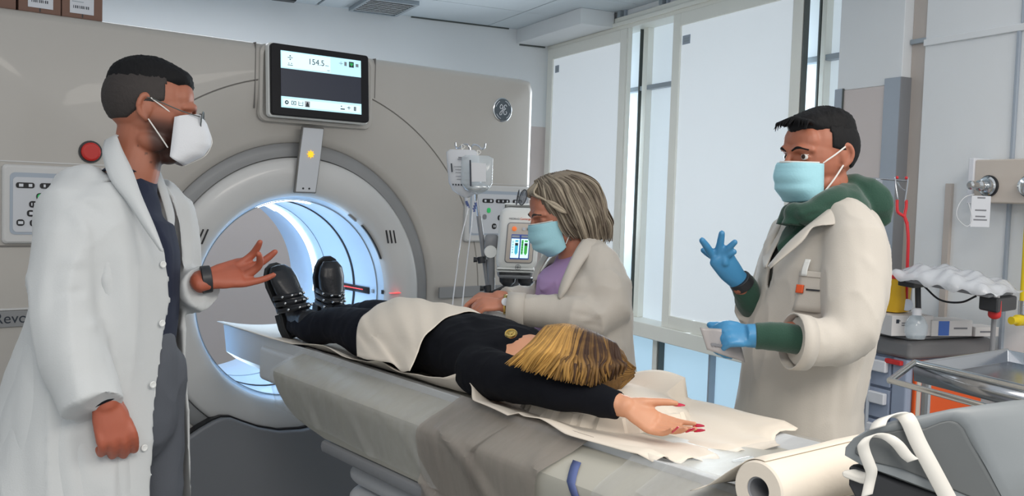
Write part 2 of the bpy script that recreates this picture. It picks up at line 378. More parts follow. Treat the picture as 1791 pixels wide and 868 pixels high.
# console recess around the monitor: raised surround
def rr(x0, x1, z0, z1, r, y, n=8, tilt=0):
    out = []
    for cx, cz, a0 in ((x1-r, z0+r, -90), (x1-r, z1-r, 0), (x0+r, z1-r, 90), (x0+r, z0+r, 180)):
        for k in range(n+1):
            a = radians(a0+90*k/n); out.append((cx+r*cos(a), y, cz+r*sin(a)))
    return out
def rplate(name, mat, par, x0, x1, z0, z1, r, y0, y1, bev=.002): return G().loft([rr(x0,x1,z0,z1,r,y0), rr(x0,x1,z0,z1,r,y1)]).obj(name, mat, par, bevel=bev)
g = G(); g.loft([rr(-.150,.318,1.755,2.034,.03,.004), rr(-.147,.315,1.758,2.031,.03,-.008), rr(-.137,.305,1.768,2.021,.028,-.010), rr(-.128,.296,1.777,2.012,.026,-.002)]); g.obj('screen_surround', 'gantry', gn, ang=40)
for x in (-.162, .330): G().box((x-.0015, -.0012, 1.88 if x > 0 else 1.80), (x+.0015, .02, 2.034)).obj('cover_joint', 'groove', gn)
# monitor
MT = Matrix.Translation((.072,-.046,1.904)) @ Matrix.Rotation(radians(-4), 4, 'X')
mo = MT
def mon(name, mat, par, x0, x1, z0, z1, y0, y1, r=.0, bev=0):
    g = G(); g.T = mo
    if r: g.loft([rr(x0,x1,z0,z1,r,y0), rr(x0,x1,z0,z1,r,y1)])
    else: g.box((x0,y0,z0), (x1,y1,z1))
    return g.obj(name, mat, par, bevel=bev, smooth=bev > 0)
mb = mon('monitor', 'screen_black', gn, -.198,.198,-.128,.128,-.012,.006,.012,.003)
mon('monitor_shell', 'white_plastic', mb, -.203,.203,-.133,.133,.004,.030,.014,.004)
sc = mon('screen', 'screen_navy', mb, -.163,.163,-.100,.104,-.0135,-.012)
mon('screen_header', 'screen_cyan', sc, -.163,.163,.041,.104,-.0142,-.0136)
mon('screen_readout', 'screen_pale', sc, -.158,.034,.046,.100,-.0148,-.0142)
mon('screen_footer', 'screen_cyan', sc, -.163,.163,-.100,-.060,-.0142,-.0136)
mon('screen_footer_bar', 'screen_pale', sc, -.155,.157,-.094,-.068,-.0148,-.0142)
def mtext(s, size, x, z, mat='ink', al='LEFT', b=0):
    o = mo @ Vector((x,-.0150,z)); R = mo.to_3x3(); return text('screen_text', s, size, mat, sc, o, R@Vector((1,0,0)), R@Vector((0,0,1)), al, .0002, b)
mtext('154.5', .030, .010, .066, al='RIGHT'); mtext('mm', .009, .013, .066); mtext('mm', .008, .020, .049)
def micon(pts, mat='ink'):
    for (x0, z0, x1, z1) in pts: mon('screen_icon', mat, sc, x0, x1, z0, z1, -.0154, -.0148)
micon([(-.137,.0805,-.117,.0825), (-.137,.053,-.117,.055)])
for x, z, s in ((-.127,.088,1),(-.127,.075,-1)):
    g = G(); g.T = mo; g.prism([(x-.004,-.0148,z-.002*s),(x+.004,-.0148,z-.002*s),(x,-.0148,z+.003*s)], (0,-.0006,0)); g.obj('screen_icon', 'ink', sc)
for x, s in ((-.133,1),(-.121,-1)):
    g = G(); g.T = mo; g.prism([(x+.002*s,-.0148,.058),(x+.002*s,-.0148,.063),(x-.002*s,-.0148,.0605)], (0,-.0006,0)); g.obj('screen_icon', 'ink', sc)
mon('status_tile', 'ink', sc, .112,.132,.074,.095,-.0152,-.0142)
g = G(); g.T = mo; g.prism([(.122+.0072*sx,-.0153,.085+.0072*sz) for sx, sz in ((0,-1.1),(.6,-.5),(1,.25),(.8,.8),(.35,.9),(0,.5),(-.35,.9),(-.8,.8),(-1,.25),(-.6,-.5))], (0,-.0006,0)); g.obj('status_heart', 'green', sc)
micon([(.070,.0835,.086,.085), (.0775,.078,.0785,.092), (.092,.077,.102,.092), (.140,.078,.152,.090)], 'frame_grey')
# footer icons: gear, camera, bed, patient, steppers
g = G(); g.T = mo; g.lathe([(.0075,0),(.0075,.0006)], (-.142,-.0148,-.081), (0,-1,0), 10); g.obj('screen_icon', 'ink', sc)
g = G(); g.T = mo; g.lathe([(.003,0),(.003,.0006)], (-.142,-.0156,-.081), (0,-1,0), 10); g.obj('screen_icon', 'screen_pale', sc)
micon([(-.124,-.088,-.106,-.086),(-.124,-.076,-.106,-.074),(-.124,-.088,-.122,-.074),(-.108,-.088,-.106,-.074),(-.117,-.084,-.113,-.078),(-.096,-.089,-.078,-.087),(-.096,-.080,-.078,-.079),(-.096,-.089,-.0945,-.073),(-.0795,-.089,-.078,-.073)])
mon('screen_icon', 'label', sc, -.071,-.051,-.092,-.070,-.0152,-.0148); micon([(-.068,-.090,-.054,-.087)])
for r, z in ((.0035,-.077), (.006,-.084)):
    g = G(); g.T = mo; g.lathe([(r,0),(r,.0008)], (-.061,-.0152,z), (0,-1,0), 12); g.obj('screen_icon', 'ink', sc)
micon([(.074,-.088,.092,-.084),(.076,-.078,.080,-.074),(.102,-.080,.117,-.078),(.108,-.086,.110,-.073)], 'ink'); mon('screen_icon', 'frame_grey', sc, .130,.140,-.089,-.073,-.0154,-.0148)
# indicator panel below the monitor
ip = G().loft([[(.018,-.004,1.748),(.108,-.004,1.748),(.098,.004,1.62),(.086,.012,1.50),(-.002,.012,1.50),(.006,.004,1.62)], [(.018,-.016,1.748),(.108,-.016,1.748),(.098,-.010,1.62),(.086,-.004,1.50),(-.002,-.004,1.50),(.006,-.010,1.62)]]).obj('indicator_panel', 'groove', gn, bevel=.004)
G().loft([[(.022,-.010,1.743),(.104,-.010,1.743),(.094,-.006,1.62),(.082,-.002,1.505),(.002,-.002,1.505),(.010,-.006,1.62)], [(.022,-.018,1.743),(.104,-.018,1.743),(.094,-.0125,1.62),(.082,-.0065,1.505),(.002,-.0065,1.505),(.010,-.0125,1.62)]]).obj('panel_face', 'panel_light', ip, bevel=.003)
g = G(); st = []
for k in range(16): r = .016 if k % 2 == 0 else .009; st.append((.054+r*cos(2*pi*k/16), -.015, 1.646+r*sin(2*pi*k/16)))
g.prism(st, (0,-.0016,0)); g.obj('warning_lamp', 'amber', ip)
for x in (.030, .055): G().lathe([(.004,0),(.004,.004)], (x,-.004,1.518), (0,-1,0), 10).obj('panel_screw', 'dark_plastic', ip)
# round badge with the monogram
bd = G().lathe([(.052,0),(.052,.004),(.049,.006)], (.966,.001,1.889), (0,-1,0), 40).obj('badge', 'chrome', gn)
G().lathe([(.047,.006),(.047,.0072)], (.966,.001,1.889), (0,-1,0), 40).obj('badge_face', 'badge_dark', bd)
def stroke(name, pts, r, mat, par): return G().tube(crv(pts, 6), r, 6).obj(name, mat, par)
def bp(l): return [(.966+x*.001, -.0065, 1.889+z*.001) for x, z in l]
for a0 in (30, 120, 210, 300): stroke('monogram_curl', bp([(40*cos(radians(a0+k*11)), 40*sin(radians(a0+k*11))) for k in range(5)]), .0014, 'label', bd)
stroke('monogram', bp([(-3,16),(-10,22),(-17,14),(-14,4),(-6,6),(-2,14),(-1,8),(-4,-8),(-10,-22),(-18,-20),(-14,-10),(-4,-2),(3,4)]), .0018, 'label', bd)
stroke('monogram', bp([(20,16),(14,22),(6,18),(7,9),(14,5),(7,1),(3,-10),(9,-20),(18,-16),(20,-9),(15,-6)]), .0018, 'label', bd)
# side control panels
def cpanel(x0, x1, sg):
    p = G().loft([rr(x0,x1,1.317,1.560,.012,.004), rr(x0,x1,1.317,1.560,.012,-.012), rr(x0+.006,x1-.006,1.323,1.554,.01,-.018)]).obj('control_panel', 'gantry_ring', gn, bevel=.002)
    G().loft([rr(x0+.020,x1-.020,1.345,1.536,.015,-.018), rr(x0+.020,x1-.020,1.345,1.536,.015,-.0195)]).obj('panel_border', 'guard_blue', p)
    G().loft([rr(x0+.028,x1-.028,1.353,1.522,.012,-.019), rr(x0+.028,x1-.028,1.353,1.522,.012,-.021)]).obj('button_field', 'panel_light', p)
    return p
lp = cpanel(-1.10+.13, -.52, 1); rp = cpanel(.775, 1.132, -1)
def button(p, x, z, w, h, icons, mat='black'):
    b = G().loft([rr(x-w/2,x+w/2,z-h/2,z+h/2,min(w,h)*.42,-.0205), rr(x-w/2,x+w/2,z-h/2,z+h/2,min(w,h)*.42,-.024)]).obj('button', mat, p, bevel=.001, seg=1)
    for ix, iw in icons: G().box((x+ix-iw/2,-.0246,z-.0045),(x+ix+iw/2,-.024,z+.0045)).obj('button_symbol', 'label', b)
    return b
for x0, w, ic in ((-.908,.052,((-.012,.012),(.014,.010))), (-.832,.070,((-.022,.006),(0,.010),(.022,.010))), (-.745,.052,((-.012,.010),(.012,.010)))): button(lp, x0, 1.497, w, .017, ic)
b = button(lp, -.866, 1.463, .022, .022, ()); G().lathe([(.0085,0),(.0085,.002)], (-.866,-.024,1.463), (0,-1,0), 16).obj('button_light', 'green', b)
for x, z, ic in ((-.886,1.439,((-.004,.003),(.004,.003))), (-.892,1.411,((0,.010),)), (-.921,1.382,((0,.014),)), (-.884,1.381,((-.004,.004),(.004,.006))), (-.84,1.411,((0,.006),)), (-.80,1.411,((0,.006),))): button(lp, x, z, .022, .020, ic)
for x0, w, ic in ((.888,.060,((-.016,.010),(.014,.010))), (.968,.076,((-.024,.006),(0,.006),(.024,.008))), (1.050,.052,((-.012,.008),(.012,.008)))): button(rp, x0, 1.493, w, .017, ic)
button(rp, .893, 1.452, .020, .022, (), 'green'); button(rp, .872, 1.424, .020, .022, (), 'grey_plastic')
for x, z in ((.955,1.421),(.925,1.384),(1.00,1.452),(1.04,1.421)): button(rp, x, z, .024, .024, ((-.003,.004),(.005,.004)))
# joint under the panels, grey strips with the name, emergency button
G().box((-1.142,-.0015,1.305),(-.60,.003,1.311)).obj('cover_joint', 'groove', gn)
G().box((-1.13,-.002,1.568),(-.66,.003,1.572)).obj('cover_joint', 'gantry_ring', gn); G().box((.86,-.002,1.566),(1.135,.003,1.569)).obj('cover_joint', 'gantry_ring', gn)
nl = rplate('name_strip', 'band', gn, -1.13,-.60,1.057,1.108,.004,.004,-.006); rplate('side_strip', 'band', gn, .660,1.10,1.080,1.126,.004,.004,-.006)
G().box((-1.13,-.005,1.110),(-.58,.002,1.116)).obj('strip_edge', 'gantry_ring', nl)
text('model_lettering', 'Revolution', .046, 'ink', nl, (-.992,-.0062,1.070), (1,0,0), (0,0,1))
eb = G().lathe([(.030,0),(.030,.012),(.024,.016)], (-.715,.0,1.611), (0,-1,0), 24).obj('stop_button', 'red', gn, bevel=.002)
G().lathe([(.036,0),(.036,.006)], (-.715,.001,1.611), (0,-1,0), 24).obj('button_base', 'dark_plastic', eb)
yl = rplate('yellow_tag', 'amber', gn, -.445,-.418,1.335,1.365,.004,.016,.006)
# lower front apron
half = [(-1.15,.24),(-.54,.566),(-.40,.640),(-.345,.670),(-.30,.690),(-.27,.698),(-.235,.694),(-.19,.672),(-.13,.645),(-.05,.622),(.04,.615)]
pr = half+[(.08-x, z) for x, z in reversed(half[:-1])]
pts = [(x,z) for x,z in pr]+[(1.23,.06),(-1.15,.06)]
G().prism([(x,.03,z) for x, z in pts], (0,-.034,0)).obj('apron_joint', 'black', gn)
pt2 = [(x,z-.006) for x,z in pr]+[(1.2,.06),(-1.1,.06)]
G().prism([(x,.02,z) for x, z in pt2], (0,-.045,0)).obj('front_apron', 'apron', gn, bevel=.010, seg=3)
G().box((-1.08,.05,0),(1.10,.90,.05)).obj('plinth', 'dark_plastic', gn)
# cardboard cartons on top of the gantry
def carton(x0, x1, y0, lab, lx, pr):
    c = thing('carton', lab, 'box', ((x0+x1)/2, y0+.12, 2.036), 'cardboard cartons on top of the scanner')
    bx = G().box((x0,y0,2.037),(x1,y0+.26,2.30)).obj('box_body', 'cardboard', c, bevel=.002); G().box(((x0+x1)/2-.002,y0-.0005,2.04),((x0+x1)/2+.002,y0,2.06)).obj('flap_gap', 'dark_plastic', c)
    if pr:
        G().box((lx-.036,y0-.0012,2.052),(lx+.036,y0,2.20)).obj('shipping_label', 'label', c)
        for k in range(9): G().box((lx-.026+k*.0055,y0-.0018,2.068),(lx-.026+k*.0055+(.003 if k%3 else .0018),y0-.0012,2.077)).obj('barcode_bar', 'ink', c)
        for k in range(3): G().box((lx-.03,y0-.0018,2.088+k*.012),(lx+.005+.01*k,y0-.0012,2.0905+k*.012)).obj('print_line', 'frame_grey', c)
carton(-1.08,-.925,.035,'brown cardboard carton on the scanner cut by the left picture edge',-1.0,False)
carton(-.918,-.797,.035,'middle brown carton with white label on top of the scanner',-.856,True)
carton(-.794,-.672,.035,'rightmost brown carton with white label on top of the scanner',-.735,True)
# ================================================================ PATIENT TABLE
tb = thing('patient_table', 'long grey scanner table running into the bore, wrapped in clear film', 'table', (0,-1.4,0))
def prof(y, pts): return [(x, y, z) for x, z in pts]
# sliding cradle, slightly dished
def dish(w, ze, zc, zb, n=10): return [(-w+2*w*k/n, zc+(ze-zc)*abs(1-2*k/n)**2.2) for k in range(n+1)]+[(w-.012, zb+.03), (w-.05, zb), (-w+.05, zb), (-w+.012, zb+.03)]
g = G(); g.loft([prof(y, dish(w,ze,.975,zb)) for y, w, ze, zb in ((.17,.195,.996,.885),(.15,.203,1.004,.870),(.0,.206,1.006,.866),(-.6,.206,1.012,.866),(-2.35,.206,1.006,.87))])
g.obj('cradle', 'cradle', tb, ang=40, bevel=.003)
G().loft([rr(-.215,.215,.855,.975,.02,-.20), rr(-.215,.215,.855,.975,.02,-.60)]).obj('carriage', 'cradle', tb, bevel=.004)
# broad cover with shoulders; the foot end is rounded off underneath
def body(y, zb, xs=1):
    R_ = [(-.200,.990),(-.215,.990),(-.262,.975),(-.300,.958),(-.312,.948),(-.314,.936),(-.306,.905),(-.298,.87)]
    low = [(-.290,.84),(-.284,.815),(-.278,.792)]
    L = [(x*xs, max(z, zb)) for x, z in R_+low]
    return prof(y, L+[(-x, z) for x, z in reversed(L)])
g = G(); g.loft([body(-.500,.935,.93), body(-.512,.915,.985), body(-.525,.885), body(-.56,.850), body(-.62,.820), body(-.70,.803), body(-.80,.79), body(-1.4,.79), body(-2.2,.79), body(-2.75,.79), body(-2.80,.82,.98)])
g.obj('table_cover', 'table_cover', tb, ang=28)
for sx in (-1, 1):
    G().loft([[(sx*x, y, z) for x, z in ((.280,.790),(.289,.786),(.292,.772),(.288,.757),(.274,.752),(.262,.757),(.262,.788))] for y in (-.80,-.82,-2.72)]).obj('side_rail', 'grey_plastic', tb, bevel=.004)
# bellows under the table, fold by fold
for k in range(9):
    z = .742-k*.068; w, dpt = .250, .028
    rs = []
    for t in range(9):
        a = pi*t/8; o = dpt*sin(a)**.6; rs.append(rr(-w+.0-o+.028, w+o-.028, -2.62-o, -.885+o, .06, z-.066*t/8, 5))
    G().loft([[(p[0], p[2], p[1]) for p in r] for r in rs]).obj('bellows_fold', 'bellows', tb, ang=60)
G().loft([[(p[0], p[2], z) for p in rr(-.30-e,.30+e,-2.7-e,-.80+e,.06,0,5)] for z, e in ((.0,.01),(.11,.01),(.13,-.01))]).obj('foot_plate', 'grey_plastic', tb)
# navy strap mark across the shoulder
sh = [(-.268,.9775),(-.285,.970),(-.300,.961),(-.314,.950),(-.3165,.936),(-.3085,.905)]
G().loft([[(x, -1.850-.055*k/5-.012, z+.0) for k, (x, z) in enumerate(sh)], [(x, -1.850-.055*k/5+.012, z+.0) for k, (x, z) in enumerate(sh)]], cap=False, closed=False).obj('navy_band', 'navy_strap', tb, thick=.0012)
# ---- thin clear film draped over the table side
def film_mat(name, col, a, rough):
    m = bpy.data.materials.new(name); m.use_nodes = True; nt = m.node_tree; b = nt.nodes['Principled BSDF']; L = nt.links.new
    b.inputs['Base Color'].default_value = lin(col); b.inputs['Roughness'].default_value = rough; b.inputs['Specular IOR Level'].default_value = .5
    n = nt.nodes.new('ShaderNodeTexNoise'); n.inputs['Scale'].default_value = 5; n.inputs['Detail'].default_value = 6; tc = nt.nodes.new('ShaderNodeTexCoord')
    mp = nt.nodes.new('ShaderNodeMapping'); mp.inputs['Scale'].default_value = (1.2, 5, 1.2); mp.inputs['Rotation'].default_value = (.5, 0, .25)
    L(tc.outputs['Object'], mp.inputs[0]); L(mp.outputs[0], n.inputs['Vector'])
    r = nt.nodes.new('ShaderNodeMapRange'); r.inputs[1].default_value = .35; r.inputs[2].default_value = .75; r.inputs[3].default_value = a-.08; r.inputs[4].default_value = a+.12
    L(n.outputs['Fac'], r.inputs[0]); L(r.outputs[0], b.inputs['Alpha'])
    bp = nt.nodes.new('ShaderNodeBump'); bp.inputs['Strength'].default_value = .35; bp.inputs['Distance'].default_value = .01; L(n.outputs['Fac'], bp.inputs['Height']); L(bp.outputs[0], b.inputs['Normal'])
    MATS[name] = m
film_mat('film_clear', (190,190,188), .26, .38); film_mat('film_thick', (150,142,134), .62, .42)
def side_pt(u, off):      # u 0..1 from the cradle edge over the shoulder down the side
    P = [(-.196,1.012),(-.225,.995),(-.275,.975),(-.308,.957),(-.319,.944),(-.319,.925),(-.311,.89),(-.300,.85),(-.291,.815),(-.286,.795),(-.292,.76),(-.290,.70),(-.285,.60)]
    t = u*(len(P)-1); i = min(int(t), len(P)-2); f = t-i
    return P[i][0]*(1-f)+P[i+1][0]*f-off, P[i][1]*(1-f)+P[i+1][1]*f
def film(name, mat, y0, y1, um, par, amp, fr, seed, skew=0.0, off=.003):
    rows = []; NY, NU = 90, 34; rs = random.Random(seed); ph = [rs.random()*6 for _ in range(6)]
    for i in range(NY+1):
        fy = i/NY; row = []
        for j in range(NU+1):
            u = um(fy)*j/NU; y = y0+(y1-y0)*fy+skew*u*(1 if fy > .5 else .35)
            w = sum(sin((y+.35*u)*fr*(k+1)*1.7+ph[k]+2.0*sin(u*3+ph[k]))/(k+1.2) for k in range(5))
            w = max(w, -.2)**1.5*1.0 if w > 0 else 0
            x, z = side_pt(u, off+amp*w*min(1, u*4)); row.append((x, y, z+(.002 if u < .1 else 0)))
        rows.append(row)
    return G().grid(rows).obj(name, mat, par)
film('film_wrap', 'film_clear', -.515, -1.52, lambda f: .62+.10*f, tb, .0035, 13, 2, skew=-.02)
film('film_wrap', 'film_thick', -1.36, -1.83, lambda f: 1.0, tb, .006, 11, 5, skew=.10, off=.0065)
film('film_wrap', 'film_clear', -1.95, -2.6, lambda f: .5, tb, .004, 10, 9, off=.003)
# pillow under the head end of the paper
pl = G().ball((.05,-1.60,1.018), (.150,.17,.030), 28).obj('head_cushion', 'cradle'); tag(pl, 'low pale head cushion hidden under the paper below the hair of the patient', 'cushion')
# ---- paper sheet
near = [(p[1],p[0],p[2]) for p in ((-0.222,0.080,0.976), (-0.222,-0.099,0.986), (-0.222,-0.287,0.998), (-0.210,-0.474,1.019), (-0.200,-0.629,1.035), (-0.210,-0.774,1.023), (-0.210,-0.907,1.026), (-0.200,-0.968,1.038), (-0.205,-1.081,1.028), (-0.200,-1.184,1.035), (-0.200,-1.275,1.042), (-0.170,-1.329,1.062), (-0.200,-1.392,1.048), (-0.235,-1.452,1.024), (-0.240,-1.589,1.013), (-0.215,-1.580,1.024), (-0.220,-1.615,1.018), (-0.220,-1.676,1.025), (-0.235,-1.789,1.013), (-0.225,-1.928,1.006), (-0.210,-2.008,1.006))]
NY = 200
def at_near(y):
    if y >= near[0][0]: return near[0][1:]
    for a, b in zip(near, near[1:]):
        if a[0] >= y >= b[0]:
            f = (a[0]-y)/(a[0]-b[0]); f = f*f*(3-2*f)*.6+f*.4
            return a[1]*(1-f)+b[1]*f, a[2]*(1-f)+b[2]*f
    return near[-1][1:]
rows = []
for i in range(NY+1):
    f = i/NY; y = .165-2.165*f; xn, zn = at_near(min(y, .145)); row = []
    xf = .235; zf = 1.006+.068*math.exp(-((y+1.66)/.17)**2)+.03*math.exp(-((y+1.40)/.25)**2)+.008*sin(y*9)
    if y < -1.70: zf = 1.006+.068*math.exp(-((y+1.66)/.055)**2)*.6+.003
    for j in range(41):
        v = j/40; x = xn*(1-v)+xf*v; base = .984+.030*abs((x)/.205)**2.2 if abs(x) < .24 else 1.01
        wn = max(0, 1-v*6)**1.3; wf = max(0, 1-(1-v)*2.6)**1.2
        z = base+(zn-base)*wn+max(0, (zf-base))*wf
        z += .0025*sin(y*14+x*9)*sin(x*17+y*4)+.0015*sin(y*31-x*25)
        z = max(z, .989+.024*min(1,abs(x/.205))**2.2)
        q = ((x-.05)/.165)**2+((y+1.60)/.185)**2
        if q < 1.2: z = max(z, 1.018+.034*max(0, 1.0-q)**.5+.003)
        if i >= NY-3: z -= .003*(i-NY+3)
        end = .0 if v < .12 else .018*sin(v*15)+.012*sin(v*31)-.03*v
        row.append((x, y+(end*max(0, 1-(NY-i)/26)), z+.012*max(0,1-(NY-i)/10)*sin(v*19)**2))
    rows.append(row)
ps = G().grid(rows).obj('paper_sheet', 'paper', thick=.0016)
tag(ps, 'long cream paper sheet lying under the patient on the table', 'paper sheet')
# paper roll at the head end
rc = [Vector(p) for p in ((-0.291,-2.301,1.042), (-0.003,-2.307,1.042))]
ax = (rc[1]-rc[0]).normalized()
pr_ = thing('paper_roll', 'thick cream roll of examination paper lying across the head end of the table', 'paper roll', rc[0])
L_ = .50
g = G(); g.lathe([(.022,0),(.045,0),(.048,.003),(.048,L_-.003),(.045,L_),(.022,L_),(.022,0)], rc[0], ax, 48, cap=False); g.obj('roll', 'paper', pr_)
G().lathe([(.019,.004),(.022,.002),(.022,L_-.002),(.019,L_-.004),(.019,.004)], rc[0], ax, 32, cap=False).obj('core', 'grey_plastic', pr_)
sd = Vector((0,0,1)).cross(ax).normalized(); tail = []
for t in range(22):
    if t < 10: a = radians(100-6*t); o = rc[0]+sd*(.050*cos(a))+Vector((0,0,.050*sin(a)))
    else: f = (t-9)/12; o = rc[0]+sd*(.0385+.012*f**.5+.095*f)+Vector((0,0, .0319*(1-f)**2-.0405*f+.004*sin(f*5)*(1-f)))
    tail.append([o+ax*(.004+L_*k/12*.98-.03*(t/21.)*(k/12)) +Vector((0,0,.003*sin(k*1.3)*(t/21.))) for k in range(13)])
G().grid(tail).obj('paper_tail', 'paper', pr_, thick=.0012, ang=180)
# film over the head end of the table top
G().grid([[(x, -2.04-.73*i/30, (1.0095 if abs(x) < .21 else 1.0095-(abs(x)-.21)*.42)+.0022*max(-.3,sin(i*1.9+x*22))*sin(x*31+i)) for x in [-.30+.60*j/40 for j in range(41)]] for i in range(31)]).obj('film_wrap', 'film_clear', tb, ang=180)
# small clear wrapper lying on the film
# ================================================================ FIGURES: shared builders
M('skin_a', (196,132,108), .5, sss=.12, var=.06, nscale=14, attr='col'); M('skin_b', (162,100,76), .5, sss=.12, var=.06, nscale=14, attr='col')
M('skin_c', (186,124,100), .5, sss=.12, var=.06, nscale=14, attr='col'); M('skin_d', (200,144,112), .5, sss=.12, var=.05, nscale=14, attr='col')
M('coat_a', (192,195,196), .75, sheen=.2, var=.025, bump=.12, bscale=320); M('coat_b', (188,182,173), .75, sheen=.2, var=.025, bump=.12, bscale=320)
M('shirt_navy', (26,34,56), .85, bump=.1, bscale=400); M('trousers_grey', (84,88,96), .8, bump=.15, bscale=300); M('lilac', (176,146,190), .8, bump=.1, bscale=300)
M('hoodie', (28,66,52), .9, sheen=.3, bump=.25, bscale=260); M('black_cloth', (13,15,22), .9, spec=.2, bump=.12, bscale=300); M('legging', (14,17,28), .85, spec=.2)
M('glove', (62,132,178), .38, bump=.1, bscale=60); M('mask_blue', (158,208,220), .7, bump=.15, bscale=200, var=.04); M('mask_white', (214,216,220), .7, bump=.15, bscale=240)
M('hair_black', (10,10,13), .7, spec=.25, var=.3, nscale=60, bump=.5, bscale=160, stretch=(1,1,.25)); M('hair_brown', (44,38,36), .55, var=.3, nscale=60, bump=.5, bscale=160, stretch=(1,1,.25))
M('leather', (22,24,30), .32, bump=.15, bscale=120); M('rubber', (16,17,20), .6); M('eye_white', (215,212,208), .25); M('iris', (46,30,22), .2)
M('nail_red', (190,24,60), .22, coat=.6); M('gold', (214,184,110), .25, metal=1); M('glass_lens', (120,124,132), .08, alpha=.5); M('elastic', (226,224,220), .6)
M('shoe', (36,36,40), .5)
RX = Vector((.777,-.628,.0)); FH = Vector((.629,.777,0))     # across and along the room, seen from the door
def frame(f, u=(0,0,1)):
    """face direction, up -> matrix with columns right(x), forward(y), up(z) of the figure"""
    f = Vector(f).normalized(); u = Vector(u); u = (u-f*u.dot(f)).normalized(); x = f.cross(u)
    return Matrix((x, f, u)).transposed()
def head_parts(g, c, R, s=1.0, nose=1.0, jaw=1.0, ears=True):
    """overlapping closed forms of a head; c = centre between the ears, R columns right/forward/up"""
    c = Vector(c); P = lambda x, y, z: c+R@Vector((x*s, y*s, z*s))
    def B(x, y, z, rx, ry, rz, n=20): g.ball(P(x,y,z), (rx*s,ry*s,rz*s), n, R)
    B(0,-.012,.030, .0765,.096,.087,32); B(0,.012,.0,.072,.080,.085,28); B(0,.030,-.045,.0545*jaw,.058,.062,24)
    B(0,.050,-.092,.030*jaw,.030,.026); B(0,.060,.040,.058,.034,.048)
    for k in (-1, 1):
        B(k*.037,.050,-.026,.024,.025,.024); B(k*.046,.010,-.068,.020*jaw,.036,.026)
        g.loft(capsule([P(k*.006,.094,.018), P(k*.030,.090,.024), P(k*.052,.070,.018)], [.009*s,.010*s,.007*s], 10))
        B(k*.011,.104,-.030,.0085,.010,.007)
        if ears:
            e = [P(k*.072,-.004,.024), P(k*.080,-.020,.030), P(k*.083,-.030,.012), P(k*.080,-.026,-.010), P(k*.074,-.010,-.024)]
            g.loft(capsule(e, [.005*s,.006*s,.006*s,.006*s,.006*s], 8)); g.ball(P(k*.074,-.012,.002), (.006*s,.013*s,.022*s), 12, R)
    g.loft(capsule([P(0,.092,.016), P(0,.104,-.006), P(0,.116*.5+.116*.5*nose,-.026)], [.0075*s,.0085*s,.0115*s], 12))
    g.loft(capsule([P(-.022,.082,-.060), P(0,.092,-.057), P(.022,.082,-.060)], [.005*s,.0065*s,.005*s], 10))
    g.loft(capsule([P(-.018,.082,-.070), P(0,.090,-.071), P(.018,.082,-.070)], [.005*s,.007*s,.005*s], 10))
    return P
def carve(me, P, R, s, depth=.010):
    """eye sockets pressed into the finished head surface"""
    V = vget(me); back = np.array(R@Vector((0,-1,0)))
    for k in (-1, 1):
        e = np.array(P(k*.032,.086,.002)); d = (V-e)@np.array(R); q = (d[:,0]/(.019*s))**2+(d[:,2]/(.012*s))**2+(d[:,1]/(.03*s))**2
        V += np.outer(np.exp(-q)*depth*s, back)
    vset(me, V)
def eyes(P, R, s, par, look=(0,0), lid=.5):
    for k in (-1, 1):
        c = P(k*.032,.0735,.0025) if s == 1 else P(k*.032,.0715,.0); e = G().ball(c, .0125*s, 20).obj('eye', 'eye_white', par)
        d = (R@Vector((look[0], 1, look[1]))).normalized()
        G().lathe([(.0058*s,0),(.0050*s,.0012*s),(.002*s,.0018*s)], c+d*.0112*s, d, 16).obj('iris', 'iris', e)
def lids(g, P, s, lid):
    for k in (-1, 1):
        for zz, r in ((.0095-.0075*lid, .0034+.0022*lid*lid), (-.0055, .0028)):
            g.loft(capsule([P(k*.019,.083,.002), P(k*.026,.0865,zz*.8+.001), P(k*.033,.0875,zz), P(k*.040,.083,zz*.7), P(k*.046,.077,.001)], [.0022*s,r*s,r*s,r*s,.002*s], 8))
